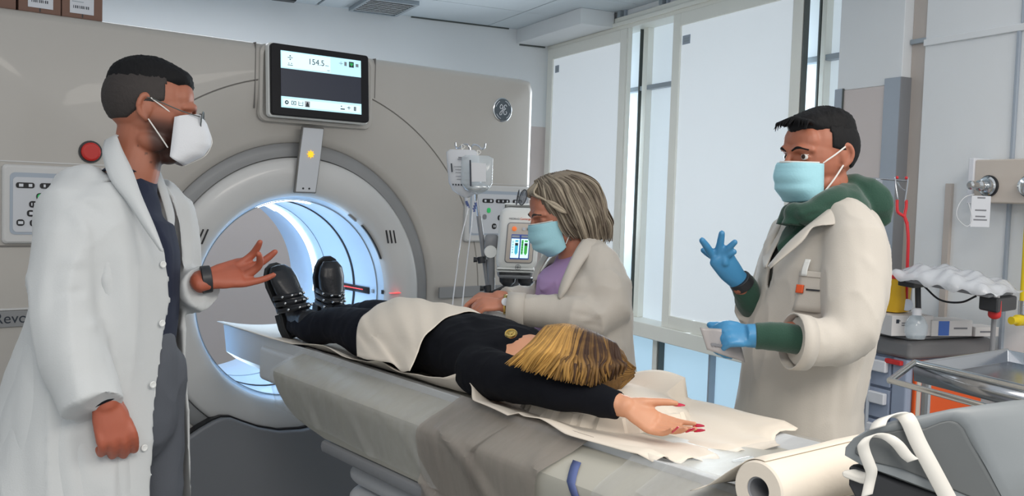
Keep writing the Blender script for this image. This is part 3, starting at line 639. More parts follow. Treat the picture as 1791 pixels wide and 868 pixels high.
def hand_parts(g, w, d, n, side, s=1.0, curl=(20,20,20,20), spread=6, thumb=(35,25), tc=20, fan=None, thin=1.0, nails=None, first=None):
    """w wrist, d towards the fingers, n out of the back of the hand, side = towards the thumb; four fingers and a thumb"""
    w, d, n = Vector(w), Vector(d).normalized(), Vector(n); n = (n-d*n.dot(d)).normalized(); t = n.cross(d)
    if t.dot(Vector(side)) < 0: t = -t
    tips = []
    g.loft(capsule([w-d*.03*s, w, w+d*.035*s, w+d*.07*s], [(.026*s,.019*s),(.026*s,.018*s),(.034*s,.017*s),(.038*s,.0145*s)], 18, up=n))
    L = ((.044,.026,.022),(.048,.030,.023),(.044,.028,.023),(.035,.022,.020))
    for i in range(4):
        off = (.0285-.019*i); a = radians((fan[i] if fan else spread*(1.5-i)))
        k = w+t*off*s+d*(.083-.0035*abs(i-1)**1.3)*s; dd = (d*cos(a)+t*sin(a)).normalized(); c = curl[i] if not hasattr(curl[i], '__len__') else None
        cs = (c, c, c*.7) if c is not None else curl[i]
        pts = [k-dd*.03*s+n*.001, k+n*.002*s]; ang = 0; p = k; rr_ = [.0095*s*thin, .0098*s*thin]
        for j in range(3):
            ang += radians(cs[j]); v = (dd*cos(ang)-n*sin(ang)); p = p+v*L[i][j]*s; pts.append(p); rr_.append((.0086,.0078,.0064)[j]*s*thin)
        if i == 3: rr_ = [r*.88 for r in rr_]
        g.loft(capsule(pts, rr_, 12, m=4)); tips.append((p, v, (dd*sin(ang)+n*cos(ang))))
    a1, a2 = radians(thumb[0]), radians(thumb[1])
    b = w+t*.020*s+d*.016*s-n*.006*s
    v1 = (d*cos(a1)+t*sin(a1)*cos(a2)-n*sin(a1)*sin(a2)).normalized(); v2 = (v1+d*.010*tc-n*.004*tc).normalized()
    p1 = b+v1*.044*s; p2 = p1+v2*.034*s; p3 = p2+(v2+d*.01*tc).normalized()*.024*s
    g.loft(capsule([b-d*.008*s, b+v1*.02*s, p1, p2, p3], [.012*s,.0145*s,.0112*s*thin,.0102*s*thin,.0078*s*thin], 12, m=4)); tips.append((p3, (p3-p2).normalized(), n))
    return tips
def limb(g, pts, rad, seg=18, up=None): g.loft(capsule(pts, rad, seg, up=up))
def body_mesh(g, vox=.0038, smooth=3): return remesh(rawmesh(g), vox, smooth)
def paint(me, fn):
    """skin tone variation that belongs to the skin itself (stubble, lips, ruddy knuckles)"""
    V = vget(me); c = np.ones((len(V), 4)); fn(V, c); a = me.color_attributes.new('col', 'FLOAT_COLOR', 'POINT'); a.data.foreach_set('color', c.astype('f').ravel())
def cloth(g, vox, smooth, folds=(), amp=.0, freq=9., seed=1, stretch=(1,1,.35), fsign=1):
    """remeshed garment with long soft creases; folds = (p, q, width, depth) creases along a segment"""
    me = remesh(rawmesh(g), vox, smooth); V = vget(me); N = nget(me); d = np.zeros(len(V))
    if amp:
        q = sn(V[:,0]*freq*stretch[0], V[:,1]*freq*stretch[1], V[:,2]*freq*stretch[2], seed)
        q = np.abs(q); d += amp*(.6-2.0*np.minimum(q, .8)**.6); q = sn(V[:,0]*freq*2.3*stretch[0], V[:,1]*freq*2.3*stretch[1], V[:,2]*freq*2.0*stretch[2], seed+7); d += amp*.45*q
    for p, r, w, h in folds:
        p = np.array(p); r = np.array(r); ab = r-p; t = np.clip(((V-p)@ab)/(ab@ab), 0, 1); c = p+np.outer(t, ab); D = np.linalg.norm(V-c, axis=1)
        d += h*np.exp(-(D/w)**2)*np.sin(np.clip(t, .02, .98)*pi)**.5
    vset(me, V+N*d[:,None]); return me
def tuck(me, levels, f, l, m=.016):
    """draw an inner garment in where the open coat covers it, so it never pokes through"""
    V = vget(me); z = V[:,2]; Lz = np.array([Vector(c).z for c, *_ in levels])[::-1]; I = lambda i: np.interp(z, Lz, np.array([(lambda c, a, b, g0, g1: (Vector(c).x, Vector(c).y, a, b, g0, g1)[i])(*lv) for lv in levels])[::-1])
    cx, cy, a, b, g0, g1 = [I(i) for i in range(6)]; dx, dy = V[:,0]-cx, V[:,1]-cy; u = dx*l.x+dy*l.y; v = dx*f.x+dy*f.y
    t = np.degrees(np.arctan2(v/b, u/a)) % 360; rho = np.hypot(u/a, v/b)+1e-9; cov = np.minimum(np.abs((t-g1+180) % 360-180), np.abs((t-g0+180) % 360-180))
    inside = (t > g0) & (t < g1); lim = 1-(m+.012)/np.minimum(a, b); lim = np.where(inside, lim+np.clip(cov/14, 0, 1)*.20, lim); k = np.where((rho > lim) & (z < Lz.max()+.005), lim/rho, 1.0)
    V[:,0] = cx+dx*k; V[:,1] = cy+dy*k; vset(me, V); return me
def cap_mesh(c, R, s, thick, seg=(96,64), rad=(.0765,.096,.087), off=(0,-.012,.030), nz=.0012, seed=3, fr=70):
    """star-shaped hair mass around the skull; thick(dir x,y,z) in metres, negative hides it under the skin"""
    c = Vector(c); vs = []; n, m = seg; rings = []
    for i in range(m+1):
        th = pi*min(max(i/m, .004), .996); ring = []
        for j in range(n):
            a = 2*pi*j/n; d = Vector((sin(th)*cos(a), sin(th)*sin(a), cos(th)))
            r = 1/math.sqrt((d.x/rad[0])**2+(d.y/rad[1])**2+(d.z/rad[2])**2); t = thick(d.x, d.y, d.z)
            if t > 0: t += nz*(sin(fr*d.x+7*sin(9*d.z))*sin(fr*.8*d.y+5*d.z)+.6*sin(fr*1.9*d.x*d.y+fr*d.z))
            ring.append(c+R@((Vector(off)+d*(r+t))*s))
        rings.append(ring)
    return G().loft(rings)
def sstep(a, b, x):
    t = min(max((x-a)/(b-a), 0), 1); return t*t*(3-2*t)
def shell(levels, yaw, g, th=.010, n=64):
    """open-fronted garment: levels = (centre, half width, half depth, gap from, gap to) with angles from the wearer's left (0) over the front (90) to the right (180)"""
    f, l = yaw; rings = []
    for c, a, b, g0, g1 in levels:
        c = Vector(c); A = [radians(g1+(360-g1+g0)*k/n) for k in range(n+1)]
        P = lambda t, e: c+l*((a-e)*cos(t))+f*((b-e)*(sin(t) if sin(t) > 0 else sin(t)))
        rings.append([P(t, 0) for t in A]+[P(t, th) for t in reversed(A)])
    g.loft(rings)
# ================================================================ THE PATIENT
pt = thing('person', 'person lying on the scanner table in black clothes and studded boots, arm stretched overhead', 'person', (0,-.9,1.0))
g = G()
HC = Vector((.035,-1.545,1.096)); HR = frame((.97,.12,.0), (.10,-1,-.02))
hp = head_parts(g, HC, HR, .96)
limb(g, [(.02,-1.47,1.085), (.01,-1.38,1.07), (0,-1.30,1.065)], [.05,.052,.06], 16)
limb(g, [(0,-1.33,1.065), (0,-1.15,1.072), (0,-.98,1.066), (0,-.84,1.064)], [(.15,.085),(.135,.090),(.115,.078),(.14,.085)], 24, up=(0,0,1))
SL = Vector((-.125,-1.325,1.065)); EL = Vector((-0.155,-1.610,1.076)); WL = Vector((-0.095,-1.816,1.062)); 
limb(g, [SL, EL], [.045,.036]); limb(g, [EL, WL+(EL-WL)*.02], [.036,.024])
dh = (Vector((-0.045,-1.887,1.021))-WL).normalized()
ht = hand_parts(g, WL, dh, (.45,.35,-.8), (.5,.35,.8), .86, curl=(12,16,22,28), thumb=(38,10), tc=30, spread=3)
SR = Vector((.135,-1.29,1.06)); ER = Vector((.19,-1.10,1.055)); WR = Vector((.165,-.90,1.075))
limb(g, [SR, ER], [.042,.034]); limb(g, [ER, WR], [.034,.024]); hand_parts(g, WR, (-.25,.95,.0), (0,0,-1), (1,0,0), .9)
for sx, kn, an in ((-1, (-.09,-.53,1.075), (-.105,-.27,1.050)), (1, (.075,-.50,1.09), (.085,-.13,1.06))):
    limb(g, [(sx*.07,-.86,1.06), kn], [.078,.05]); limb(g, [kn, an], [.045,.026])
pb = link('body', body_mesh(g, .0038), 'skin_d', pt, ang=180)
paint(pb.data, lambda V, c: None)
for p, v, n in ht:
    q = G(); t_ = v.cross(n).normalized(); L0 = .020
    q.loft([[p+v*(a*L0-.004)+t_*(w*cos(2*pi*k/10))+n*(.0052+.0022*sin(2*pi*k/10)-.001*a) for k in range(10)] for a, w in ((0,.0045),(.3,.0052),(.7,.0046),(1.0,.003),(1.25,.0010))])
    q.obj('fingernail', 'nail_red', pt)
# black top with long sleeves
g = G()
limb(g, [(.02,-1.385,1.075), (0,-1.30,1.075), (0,-1.16,1.080), (0,-1.0,1.078), (0,-.88,1.072)], [(.085,.055),(.170,.092),(.152,.102),(.135,.092),(.148,.09)], 32, up=(0,0,1))
limb(g, [SL+Vector((.06,.03,0)), SL+Vector((-.005,-.02,.0)), EL, EL*.4+WL*.6], [.075,.066,.049,.037], 20)
g.tube([EL*.5+WL*.5, WL*.93+EL*.07], [.039,.033], 20)
limb(g, [SR+Vector((-.05,.02,0)), SR, ER, WR*.9+ER*.1], [.07,.058,.046,.036], 18)
fo = [((-.10,-1.30,1.15),(-.02,-1.10,1.18),.018,-.006), ((-.14,-1.25,1.12),(-.04,-1.02,1.16),.014,.006), ((-.15,-1.18,1.10),(-.06,-.96,1.15),.014,-.006), (SL+Vector((-.03,-.03,.05)), SL*.5+EL*.5+Vector((0,0,.04)), .012,-.005),
      (EL+Vector((-.03,.05,.03)), EL+Vector((.03,.0,.04)), .012,-.005), (EL+Vector((-.03,-.01,.03)), EL+Vector((.02,-.05,.04)), .012,-.004)]
me = cloth(g, .006, 5, fo, .0022, 12, 5, (1,1,1)); tp = link('top', me, 'black_cloth', pt, ang=180)
bt_ = Vector((-0.078,-1.393,1.158))+Vector((-.003,-.003,.006)); q = G(); nn = Vector((-.45,-.35,.85)).normalized()
q.lathe([(.004,-.004),(.0150,-.002),(.0165,.001),(.0150,.004),(.0125,.0035),(.0120,.0025),(.0075,.003),(.006,.0055),(.002,.006)], bt_, nn, 24); q.obj('gold_button', 'gold', tp)
# leggings
g = G()
for sx, kn, an in ((-1, (-.09,-.53,1.078), (-.108,-.27,1.050)), (1, (.075,-.50,1.092), (.085,-.15,1.055))):
    kn, an = Vector(kn), Vector(an); limb(g, [(sx*.068,-.90,1.06), (sx*.08,-.72,1.07), kn, kn*.45+an*.55+Vector((0,0,-.012)), an], [.092,.080,.060,.056,.042], 24)
limb(g, [(0,-.92,1.065),(0,-.80,1.065)], [(.15,.085),(.15,.082)], 28, up=(0,0,1))
fo = [((-.15,-.50,1.08),(-.05,-.46,1.13),.010,-.004), ((-.15,-.57,1.08),(-.05,-.60,1.14),.010,-.004)]
lg = link('leggings', cloth(g, .006, 4, fo, .0016, 14, 8, (1,1,1)), 'legging', pt, ang=180)
# paper apron over the hips
rows = []
for i in range(61):
    f = i/60; y = -.735-.33*f; row = []
    for j in range(49):
        t = -118+236*j/48; a = radians(90-t); w = .186+.012*sin(f*7)*abs(sin(a)); h = .112+.014*sin(f*3.0)-.004*f
        x = w*cos(a); z = 1.066+h*max(sin(a), -.35)
        e = .0
        if t < -75: k = (-75-t)/43.; x = w*cos(radians(165))-.040*k; z = 1.066+h*sin(radians(165))-.055*k+.003*sin(f*14+j*.4)
        if t > 75: k = (t-75)/43.; x = w*cos(radians(15))+.03*k; z = 1.066+h*sin(radians(15))-.05*k
        z += .0035*sin(f*8+t*.07)+.002*sin(t*.2+f*19)
        y2 = y-.02*cos(radians(t))*(1 if f > .5 else .3)*abs(2*f-1)+.006*sin(t*.06)*(1-f)+.04*(1-f)*cos(radians(t*.6))-.15*max(0,-t/118)*(1-f)-.10*max(0,-t/118)*f
        row.append((-x if False else x, y2, max(z, 1.018 if abs(x) < .2 else 1.028)))
    rows.append(row)
rows = [[Vector((-p[0], p[1], p[2])) if False else Vector(p) for p in r] for r in rows]
pa = G().grid(rows).obj('paper_apron', 'paper', thick=.0014); tag(pa, 'cream paper cover laid over the hips of the lying patient', 'paper cover')
# boots
def boot(name, heel, toe_dir, sole_dir, leg_dir, studs_side):
    """heel on the table, toe pointing up; sole_dir faces into the bore, leg_dir back along the leg"""
    T = Vector(toe_dir).normalized(); Sd = Vector(sole_dir); Sd = (Sd-T*Sd.dot(T)).normalized(); X = T.cross(Sd).normalized(); H = Vector(heel)
    P = lambda t, x, h: H+T*t+X*x-Sd*h       # t along the foot, h above the sole
    g = G(); L = .245
    sec = [(-.005,.026,.030,.034),(.02,.033,.05,.05),(.06,.034,.052,.056),(.10,.036,.046,.046),(.15,.049,.038,.038),(.19,.053,.033,.033),(.222,.046,.028,.028),(.243,.028,.020,.020)]
    g.loft([[P(t, w*cos(a), max(.0, hc+hh*sin(a))) for a in [2*pi*k/24 for k in range(24)]] for t, w, hc, hh in [(s_[0], s_[1], s_[2], s_[3]) for s_ in sec]])
    sh_ = Vector(leg_dir).normalized(); a0 = P(.045,0,.04)
    g.loft(capsule([a0, a0+sh_*.05, a0+sh_*.085+T*.0], [(.036,.044),(.037,.042),(.041,.046)], 22, up=T))
    me = remesh(rawmesh(g), .0038, 4); b = link('boot', me, 'leather', pt, ang=180)
    out = [(-.012,.016),(-.010,.028),(.03,.036),(.08,.034),(.13,.047),(.18,.056),(.22,.051),(.245,.036),(.257,.014)]
    pl = [(t, x) for t, x in out]+[(t, -x) for t, x in reversed(out)]
    q = G(); q.loft([[P(t, x, -.006) for t, x in pl], [P(t, x, .008) for t, x in pl]]); q.obj('sole', 'rubber', b, bevel=.003)
    hl = [(t, x) for t, x in out[:4]]+[(t, -x) for t, x in reversed(out[:4])]
    q = G(); q.loft([[P(t, x*.95, -.030) for t, x in hl], [P(t, x*.95, -.005) for t, x in hl]]); q.obj('boot_heel', 'rubber', b, bevel=.002)
    for i, (t, hb) in enumerate(((.135,.086),(.108,.097),(.080,.110))):
        ring = []
        for k in range(25):
            a = pi*(-.08+1.16*k/24); ring.append(P(t-.010*sin(a)+.004*i, (.0475-.002*i)*cos(a), .018+(hb-.018)*max(sin(a), -.2)))
        q = G(); q.loft([[p+T*dt for p in ring] for dt in (-.0085, .0085)], cap=False, closed=False); st_ = q.obj('strap', 'leather', b, thick=.0028)
        for k in (5, 8.5, 12, 15.5, 19):
            a = pi*(-.08+1.16*k/24); p = P(t-.010*sin(a)+.004*i, .049*cos(a), .018+(hb-.015)*sin(a)); nrm = (X*cos(a)-Sd*sin(a)).normalized()
            G().ball(p+nrm*.002, .0052, 10).obj('stud', 'chrome', b)
        pbk = P(t, studs_side*.0495, .040); q = G()
        for dx, dz, w, h in ((0,.010,.010,.0016),(0,-.010,.010,.0016),(.010,0,.0016,.010),(-.010,0,.0016,.010)): q.obox(pbk+T*dx-Sd*dz, T*w, Sd*h, X*.0018)
        q.obj('buckle', 'chrome', b)
    return b
boot('boot', (-.112,-.245,1.012), (-.20,.27,.94), (-.28,.96,.0), (.03,-1,.0), -1)
boot('boot', (.085,-.085,1.016), (-.02,-.10,.97), (-.12,1,.0), (-.05,-1,.02), -1)
# hair: a mass of long locks falling over the head
def mat_hair(name, dark, light, sc=34, pos=.5):
    m = M(name, light, .6, var=0, spec=.3); nt = m.node_tree; b = nt.nodes['Principled BSDF']; L = nt.links.new
    tc = nt.nodes.new('ShaderNodeTexCoord'); n = nt.nodes.new('ShaderNodeTexNoise'); n.inputs['Scale'].default_value = sc; n.inputs['Detail'].default_value = 3
    a = nt.nodes.new('ShaderNodeVertexColor'); a.layer_name = 'col'; L(tc.outputs['Object'], n.inputs['Vector'])
    mx = nt.nodes.new('ShaderNodeMix'); mx.data_type = 'RGBA'; mx.inputs[6].default_value = lin(dark); mx.inputs[7].default_value = lin(light)
    ad = nt.nodes.new('ShaderNodeMath'); ad.operation = 'MULTIPLY_ADD'; ad.inputs[1].default_value = .35; L(n.outputs['Fac'], ad.inputs[0]); 
    s_ = nt.nodes.new('ShaderNodeSeparateColor'); L(a.outputs['Color'], s_.inputs[0]); L(s_.outputs[0], ad.inputs[2]); su = nt.nodes.new('ShaderNodeMath'); su.operation = 'SUBTRACT'; su.inputs[1].default_value = .17
    su.use_clamp = True; L(ad.outputs[0], su.inputs[0]); L(su.outputs[0], mx.inputs[0]); L(mx.outputs[2], b.inputs['Base Color'])
mat_hair('hair_blonde', (56,36,24), (206,158,84)); mat_hair('hair_grey', (84,72,62), (186,174,154))
def locks(name, mat, par, paths, seed=1):
    """paths: (points, radius, tone 0..1); each lock is a flattened tapering strand"""
    g = G(); tone = []
    for pts, r, tn in paths:
        P = crv(pts, 5); n = len(P); rad = []
        for i in range(n):
            t = i/(n-1); q = r*(.55+.45*sin(min(1, t*2.5)*pi/2))*(1-.75*max(0, (t-.55)/.45)**2); rad.append((q, q*.45))
        k0 = len(g.v); g.loft(tube_rings(P, rad, 6)); tone += [(tn if not callable(tn) else tn(i/(n-1))) for i in range(n) for _ in range(6)]
    me = rawmesh(g, name); c = me.color_attributes.new('col', 'FLOAT_COLOR', 'POINT'); a = np.ones((len(tone), 4)); a[:,0] = tone; a[:,1] = tone; a[:,2] = tone
    c.data.foreach_set('color', a.astype('f').ravel()); return link(name, me, mat, par, ang=180)
rs = random.Random(11); paths = []
rootc = crv([(-0.093,-1.565,1.201), (-0.046,-1.565,1.205), (-0.027,-1.593,1.202), (-0.016,-1.628,1.191), (-0.006,-1.677,1.170)], 20)
midc = crv([(-0.196,-1.612,1.182), (-0.191,-1.674,1.181), (-0.163,-1.710,1.169), (-0.113,-1.738,1.164), (-0.039,-1.742,1.148)], 20)
endc = crv([(-0.246,-1.600,1.136), (-0.222,-1.646,1.123), (-0.195,-1.720,1.115), (-0.135,-1.757,1.104), (-0.050,-1.747,1.116)], 20)
for i in range(760):
    u = rs.random(); k = u*80; a = int(min(79, k)); f = k-a; dep = rs.random()
    at_ = lambda C_, o: C_[a].lerp(C_[a+1], f)+FH*(o)
    p0 = at_(rootc, .012*dep+.004); pm = at_(midc, .018*dep); e0 = at_(endc, .02*dep); du = rs.uniform(-.012,.012)
    L_ = rs.uniform(.80,1.10); e0 = pm.lerp(e0, L_)+RX*du
    p1 = p0.lerp(pm, .35)+(-FH*.022+Vector((0,0,.016))); p2 = pm.lerp(e0, .5)+(-FH*.014+Vector((0,0,.006)))+RX*(.007*sin(u*21+dep*2))
    bl = .60-.70*sstep(.25,.75,u)+.25*sstep(.75,.85,u)*rs.random(); tn = bl+rs.uniform(-.30,.30)
    paths.append(([p0, p1, pm+RX*(du*.4+.006*sin(u*17+1)), p2, e0], .0046, (lambda t, tn=tn: min(1, max(0, tn-.15+.35*t)))))
for i in range(220):   # shorter strands over the crown
    ph = -1.5+3*rs.random(); e_ = rs.uniform(.006,.012); q_ = rs.uniform(-.004,.004)
    P_ = [(sin(ph)*.012, .055-.02*rs.random(), .109+e_), (sin(ph)*.050, .0+q_, .112+e_-.022*abs(sin(ph))), (sin(ph)*(.074+e_), -.055+q_, .092+e_-.030*abs(sin(ph))), (sin(ph)*(.080+e_), -.094-e_*cos(ph), .045), (sin(ph)*(.078+e_), -.106-e_*cos(ph), -.005), (sin(ph)*(.070+e_), -.104-e_, -.055)]
    paths.append(([HC+HR@(Vector(p)*.96) for p in P_], .0052, .05+.35*rs.random()))
hr = cap_mesh(HC, HR, .96, lambda x, y, z: .006 if y < .80 else -.01); ho = hr.obj('hair', 'hair_blonde', pt, ang=180)
c = ho.data.color_attributes.new('col', 'FLOAT_COLOR', 'POINT'); c.data.foreach_set('color', [.16,.16,.16,1]*len(ho.data.vertices))
locks('hair_locks', 'hair_blonde', ho, paths)
# ================================================================ STANDING FIGURES
M('hair_fade', (48,42,40), .7, var=.25, nscale=80, bump=.4, bscale=200)
def mask(name, mat, P, par, prof, ex=.064, ey=.040, ez=(-.004,-.092), pleat=0., th=.0016):
    """prof: (y, z) down the centre line, cheek edges at ex, ey"""
    rows = []; n = len(prof)-1
    for i in range(25):
        t = i/24*n; a = min(int(t), n-1); f = t-a; yc = prof[a][0]*(1-f)+prof[a+1][0]*f; zc = prof[a][1]*(1-f)+prof[a+1][1]*f; v = i/24; row = []
        for j in range(33):
            u = -1+2*j/32; q = 1-abs(u)**2.1; ze = ez[0]+(ez[1]-ez[0])*v
            y = ey+(yc-ey)*q**.8+pleat*sin(v*19)*q**.5; row.append(P(ex*sin(u*pi/2)**1 if True else 0, y, ze+(zc-ze)*q**.6+ .5*pleat*sin(v*19+1)*q))
        rows.append(row)
    m = G().grid(rows).obj(name, mat, par, thick=th, ang=180); e = G()
    return m
def loops(P, par, a=((.063,.040,-.006),(.079,-.012,.022)), b=((.063,.038,-.088),(.078,-.016,-.018)), r=.0014, sides=(-1,1), drop=.0):
    for k in sides:
        for p, q in (a, b):
            mid = ((p[0]+q[0])/2+.003, (p[1]+q[1])/2, (p[2]+q[2])/2-drop)
            G().tube(crv([P(k*p[0],p[1],p[2]), P(k*mid[0],mid[1],mid[2]), P(k*q[0],q[1],q[2])], 5), r, 6).obj('ear_loop', 'elastic', par)
def ribbon(inner, outer, name, mat, par, lift, th=.0035, n=7):
    I, O = crv(inner, 5), crv(outer, 5); lift = Vector(lift)
    return G().grid([[a.lerp(b, j/(n-1))+lift*sin(pi*j/(n-1))**.8 for j in range(n)] for a, b in zip(I, O)]).obj(name, mat, par, thick=th, ang=180)
def brows(P, s, par, mat, z=.021):
    for k in (-1, 1): G().loft(capsule([P(k*.012,.1005,z-.002), P(k*.030,.0985,z+.005), P(k*.050,.082,z-.001)], [.0022*s,.0036*s,.0018*s], 8)).obj('eyebrow', mat, par)
def glasses(P, par, mat, c=(.034,.112,.002), w=.026, h=.018, temple=True, tilt=0, name='glasses'):
    gl = None; g = G()
    for k in (-1, 1):
        ring = [P(k*(c[0]+w*cos(2*pi*j/20)), c[1]-.012*(c[0]+w*cos(2*pi*j/20))/.06+tilt*sin(2*pi*j/20), c[2]+h*sin(2*pi*j/20)) for j in range(21)]; g.tube(ring, .0014, 6)
        if temple: g.tube(crv([P(k*(c[0]+w), c[1]-.016, c[2]+.006), P(k*.074, c[1]-.06, c[2]+.012), P(k*.080,-.015,.026), P(k*.078,-.034,.010)], 5), .0014, 6)
    g.tube(crv([P(-(c[0]-w),c[1]-.001,c[2]+.004), P(0,c[1]+.001,c[2]+.008), P(c[0]-w,c[1]-.001,c[2]+.004)], 4), .0013, 6)
    gl = g.obj(name, mat, par, ang=180)
    for k in (-1, 1):
        ring = [P(k*(c[0]+w*.97*cos(2*pi*j/20)), c[1]-.012*(c[0]+w*cos(2*pi*j/20))/.06+tilt*sin(2*pi*j/20), c[2]+h*.97*sin(2*pi*j/20)) for j in range(20)]
        q = G(); q.add(ring, [tuple(range(20))]); q.obj('lens', 'glass_lens', gl, thick=.001)
def coatbuttons(pts, nrm, par, r=.0075):
    for p in pts:
        G().lathe([(r,0),(r,.002),(r*.8,.0028),(r*.5,.0018),(.001,.0018)], Vector(p), Vector(nrm), 16).obj('coat_button', 'white_plastic', par)
def legs(g, c, l, f, hip, rad=(.09,.062,.05), spread=.095, fwd=0.0):
    for k in (-1, 1):
        h = Vector(c)+l*(k*spread); g.loft(capsule([Vector((h.x,h.y,hip)), Vector((h.x,h.y,hip*.52))+f*.02, Vector((h.x,h.y,.09))], list(rad), 20))
def shoes(par, c, l, f, spread=.10, s=1.0, mat='shoe', name='shoe'):
    for k in (-1, 1):
        b = Vector(c)+l*(k*spread); b.z = 0; rings = []
        for t, w, h in ((-.075,.020,.045),(-.06,.034,.068),(-.02,.037,.085),(.03,.038,.070),(.08,.044,.052),(.13,.044,.040),(.165,.034,.032),(.185,.012,.020)):
            rings.append([b+f*t*s+l*(w*s*cos(2*pi*j/20))+Vector((0,0,max(.004,(h*.5+h*.5*sin(2*pi*j/20))*s))) for j in range(20)])
        o = G().loft(rings).obj(name, mat, par, ang=60); q = G()
        q.loft([[b+f*(x*s)+l*(y*s)+Vector((0,0,z)) for x, y in ((-.08,.0),(-.06,.036),(.03,.040),(.10,.047),(.16,.037),(.19,.0),(.16,-.037),(.10,-.047),(.03,-.040),(-.06,-.036))] for z in (0,.018)]); q.obj('sole', 'rubber', o, bevel=.002)
# ---------------------------------------------------------------- MAN AT THE LEFT
RA, FA = Vector((.966,-.26,0)), Vector((.26,.966,0))      # across and away as seen along the line to this figure
A_f = Vector((.706,-.708,0)).normalized(); A_l = Vector((0,0,1)).cross(A_f)
pa_ = thing('person', 'dark-haired person in open white coat, navy shirt and white cup mask, one hand out', 'person', (-.92,-.96,0))
AH = Vector((-0.827,-0.938,1.680)); AR = frame(RA+Vector((0,0,-.10)), (0,0,1)); g = G()
AP = head_parts(g, AH, AR, 1.0, nose=.75); lids(g, AP, 1.0, .5)
limb(g, [(-0.841,-0.929,1.640), (-0.849,-0.926,1.590), (-0.864,-0.930,1.538), (-0.878,-0.936,1.478)], [.056,.056,.060,.055], 24)
tc = [(-0.888,-0.941,1.471), (-0.902,-0.950,1.351), (-0.912,-0.966,1.194), (-0.917,-0.970,1.075)]
g.loft(capsule(tc, [(.12,.045),(.14,.07),(.12,.08),(.13,.085)], 28, up=A_f))
SN, EN, WN = Vector((-1.007,-0.987,1.454)), Vector((-1.049,-1.103,1.236)), Vector((-0.994,-1.198,1.056)); SF, EF, WF = Vector((-0.745,-0.788,1.445)), Vector((-0.738,-0.834,1.226)), Vector((-0.706,-0.972,1.281))
limb(g, [SN, EN], [.05,.04]); limb(g, [EN, WN], [.04,.028]); limb(g, [SF, EF], [.05,.04]); limb(g, [EF, WF], [.04,.027])
hand_parts(g, WN, Vector((-0.968,-1.220,0.954))-WN, -FA+RA*.25, RA, 1.08, curl=((48,62,30),(52,64,32),(54,64,32),(56,66,34)), thumb=(30,70), tc=35, spread=2)
hand_parts(g, WF+Vector((.012,-.01,.0)), (RA*.93+Vector((0,0,.15))+FA*.30), (FA*.66+Vector((0,0,-.70))), (.3,.35,.85), 1.0, curl=((26,34,18),(14,20,12),(40,48,24),(6,14,10)), thumb=(22,-30), tc=6, fan=(10,3,-4,-9), thin=1.2)
legs(g, tc[-1], A_l, A_f, .95)
ab = link('body', body_mesh(g, .0036, 3), 'skin_b', pa_, ang=180)
def a_paint(V, c):
    L = (V-np.array(AH))@np.array(AR); x, y, z = L[:,0], L[:,1], L[:,2]
    w = 1/(1+np.exp((z+.018)/.006))*1/(1+np.exp(-(y+.004+.25*(z+.05))/.005))*(z > -.135)*(np.abs(x) < .1)
    w *= 1/(1+np.exp(-(y+.9*z+.100)/.006))
    c[:,:3] = 1-w[:,None]*np.array([.86,.84,.80])
    hd = (np.linalg.norm(V-np.array(WF)-np.array([.07,-.05,.02]), axis=1) < .16)|(np.linalg.norm(V-np.array(WN), axis=1) < .17); c[hd,:3] *= np.array([1.06,.78,.74])
    for a, b_, r in ((.0,-.10,.0026),(-.02,-.085,.0022),(.012,-.118,.002)):
        m = (np.abs(y-a) < r)&(np.abs(z-b_) < r)&(x > 0); c[m,:3] *= .45
paint(ab.data, a_paint)
def top_hair(x, y, z, T):
    e = z-(.24+.30*sstep(.0,.9,abs(x)))-.10*max(0,-y) if y > 0 else z-(.24+.30*abs(x))-.02*-y      # signed distance above the hair edge
    return -.008+.010*sstep(-.06,.02,e)+T*sstep(.0,.45,e)+.012*sstep(.35,.85,y)*sstep(0,.14,e)*(1-.6*sstep(.3,.6,e))
def a_hair(x, y, z):
    k = sstep(.22,.34,z+ .10*abs(x))*1.0 if y > .42 else 1.0
    return (.016*sstep(.45,.8,z)+.007*sstep(.2,.9,y))*k-.0 if (z > .28 and k > .2) else -.012
g = cap_mesh(AH, AR, 1.0, lambda x, y, z: top_hair(x, y, z, .011), nz=.0012)
ah = g.obj('hair', 'hair_black', pa_, ang=180)
def side_fade(x, y, z):
    if y > .46 and z < .8: return -.01
    lim = -.62 if y < -.45 else (-.62+(y+.45)*1.1 if y < -.10 else -.20+(y+.10)*.3)
    return .0024 if z > lim else max(-.01, .0024-(lim-z)*.08)
cap_mesh(AH, AR, 1.0, side_fade, nz=.0004).obj('cropped_hair', 'hair_fade', ah, ang=180)
am = mask('face_mask', 'mask_white', AP, pa_, [(.112,.010),(.128,-.008),(.141,-.035),(.144,-.058),(.130,-.085),(.085,-.116)], ex=.068, ey=.050, ez=(-.008,-.100))
loops(AP, am, a=((.060,.050,-.004),(.080,-.006,.026)), b=((.060,.044,-.080),(.077,-.006,-.022)), r=.0016)
G().tube(crv([AP(-.05,.085,-.064), AP(0,.1445,-.060), AP(.05,.085,-.064)], 6), .0009, 6).obj('mask_seam', 'elastic', am)
G().tube(crv([AP(.0,.126,-.006), AP(0.0,.1435,-.040), AP(0,.1445,-.06), AP(0,.131,-.087), AP(0,.09,-.115)], 6), .0012, 6).obj('mask_seam', 'elastic', am)
glasses(AP, pa_, 'frame_dark', c=(.036,.122,-.004), w=.025, h=.021)
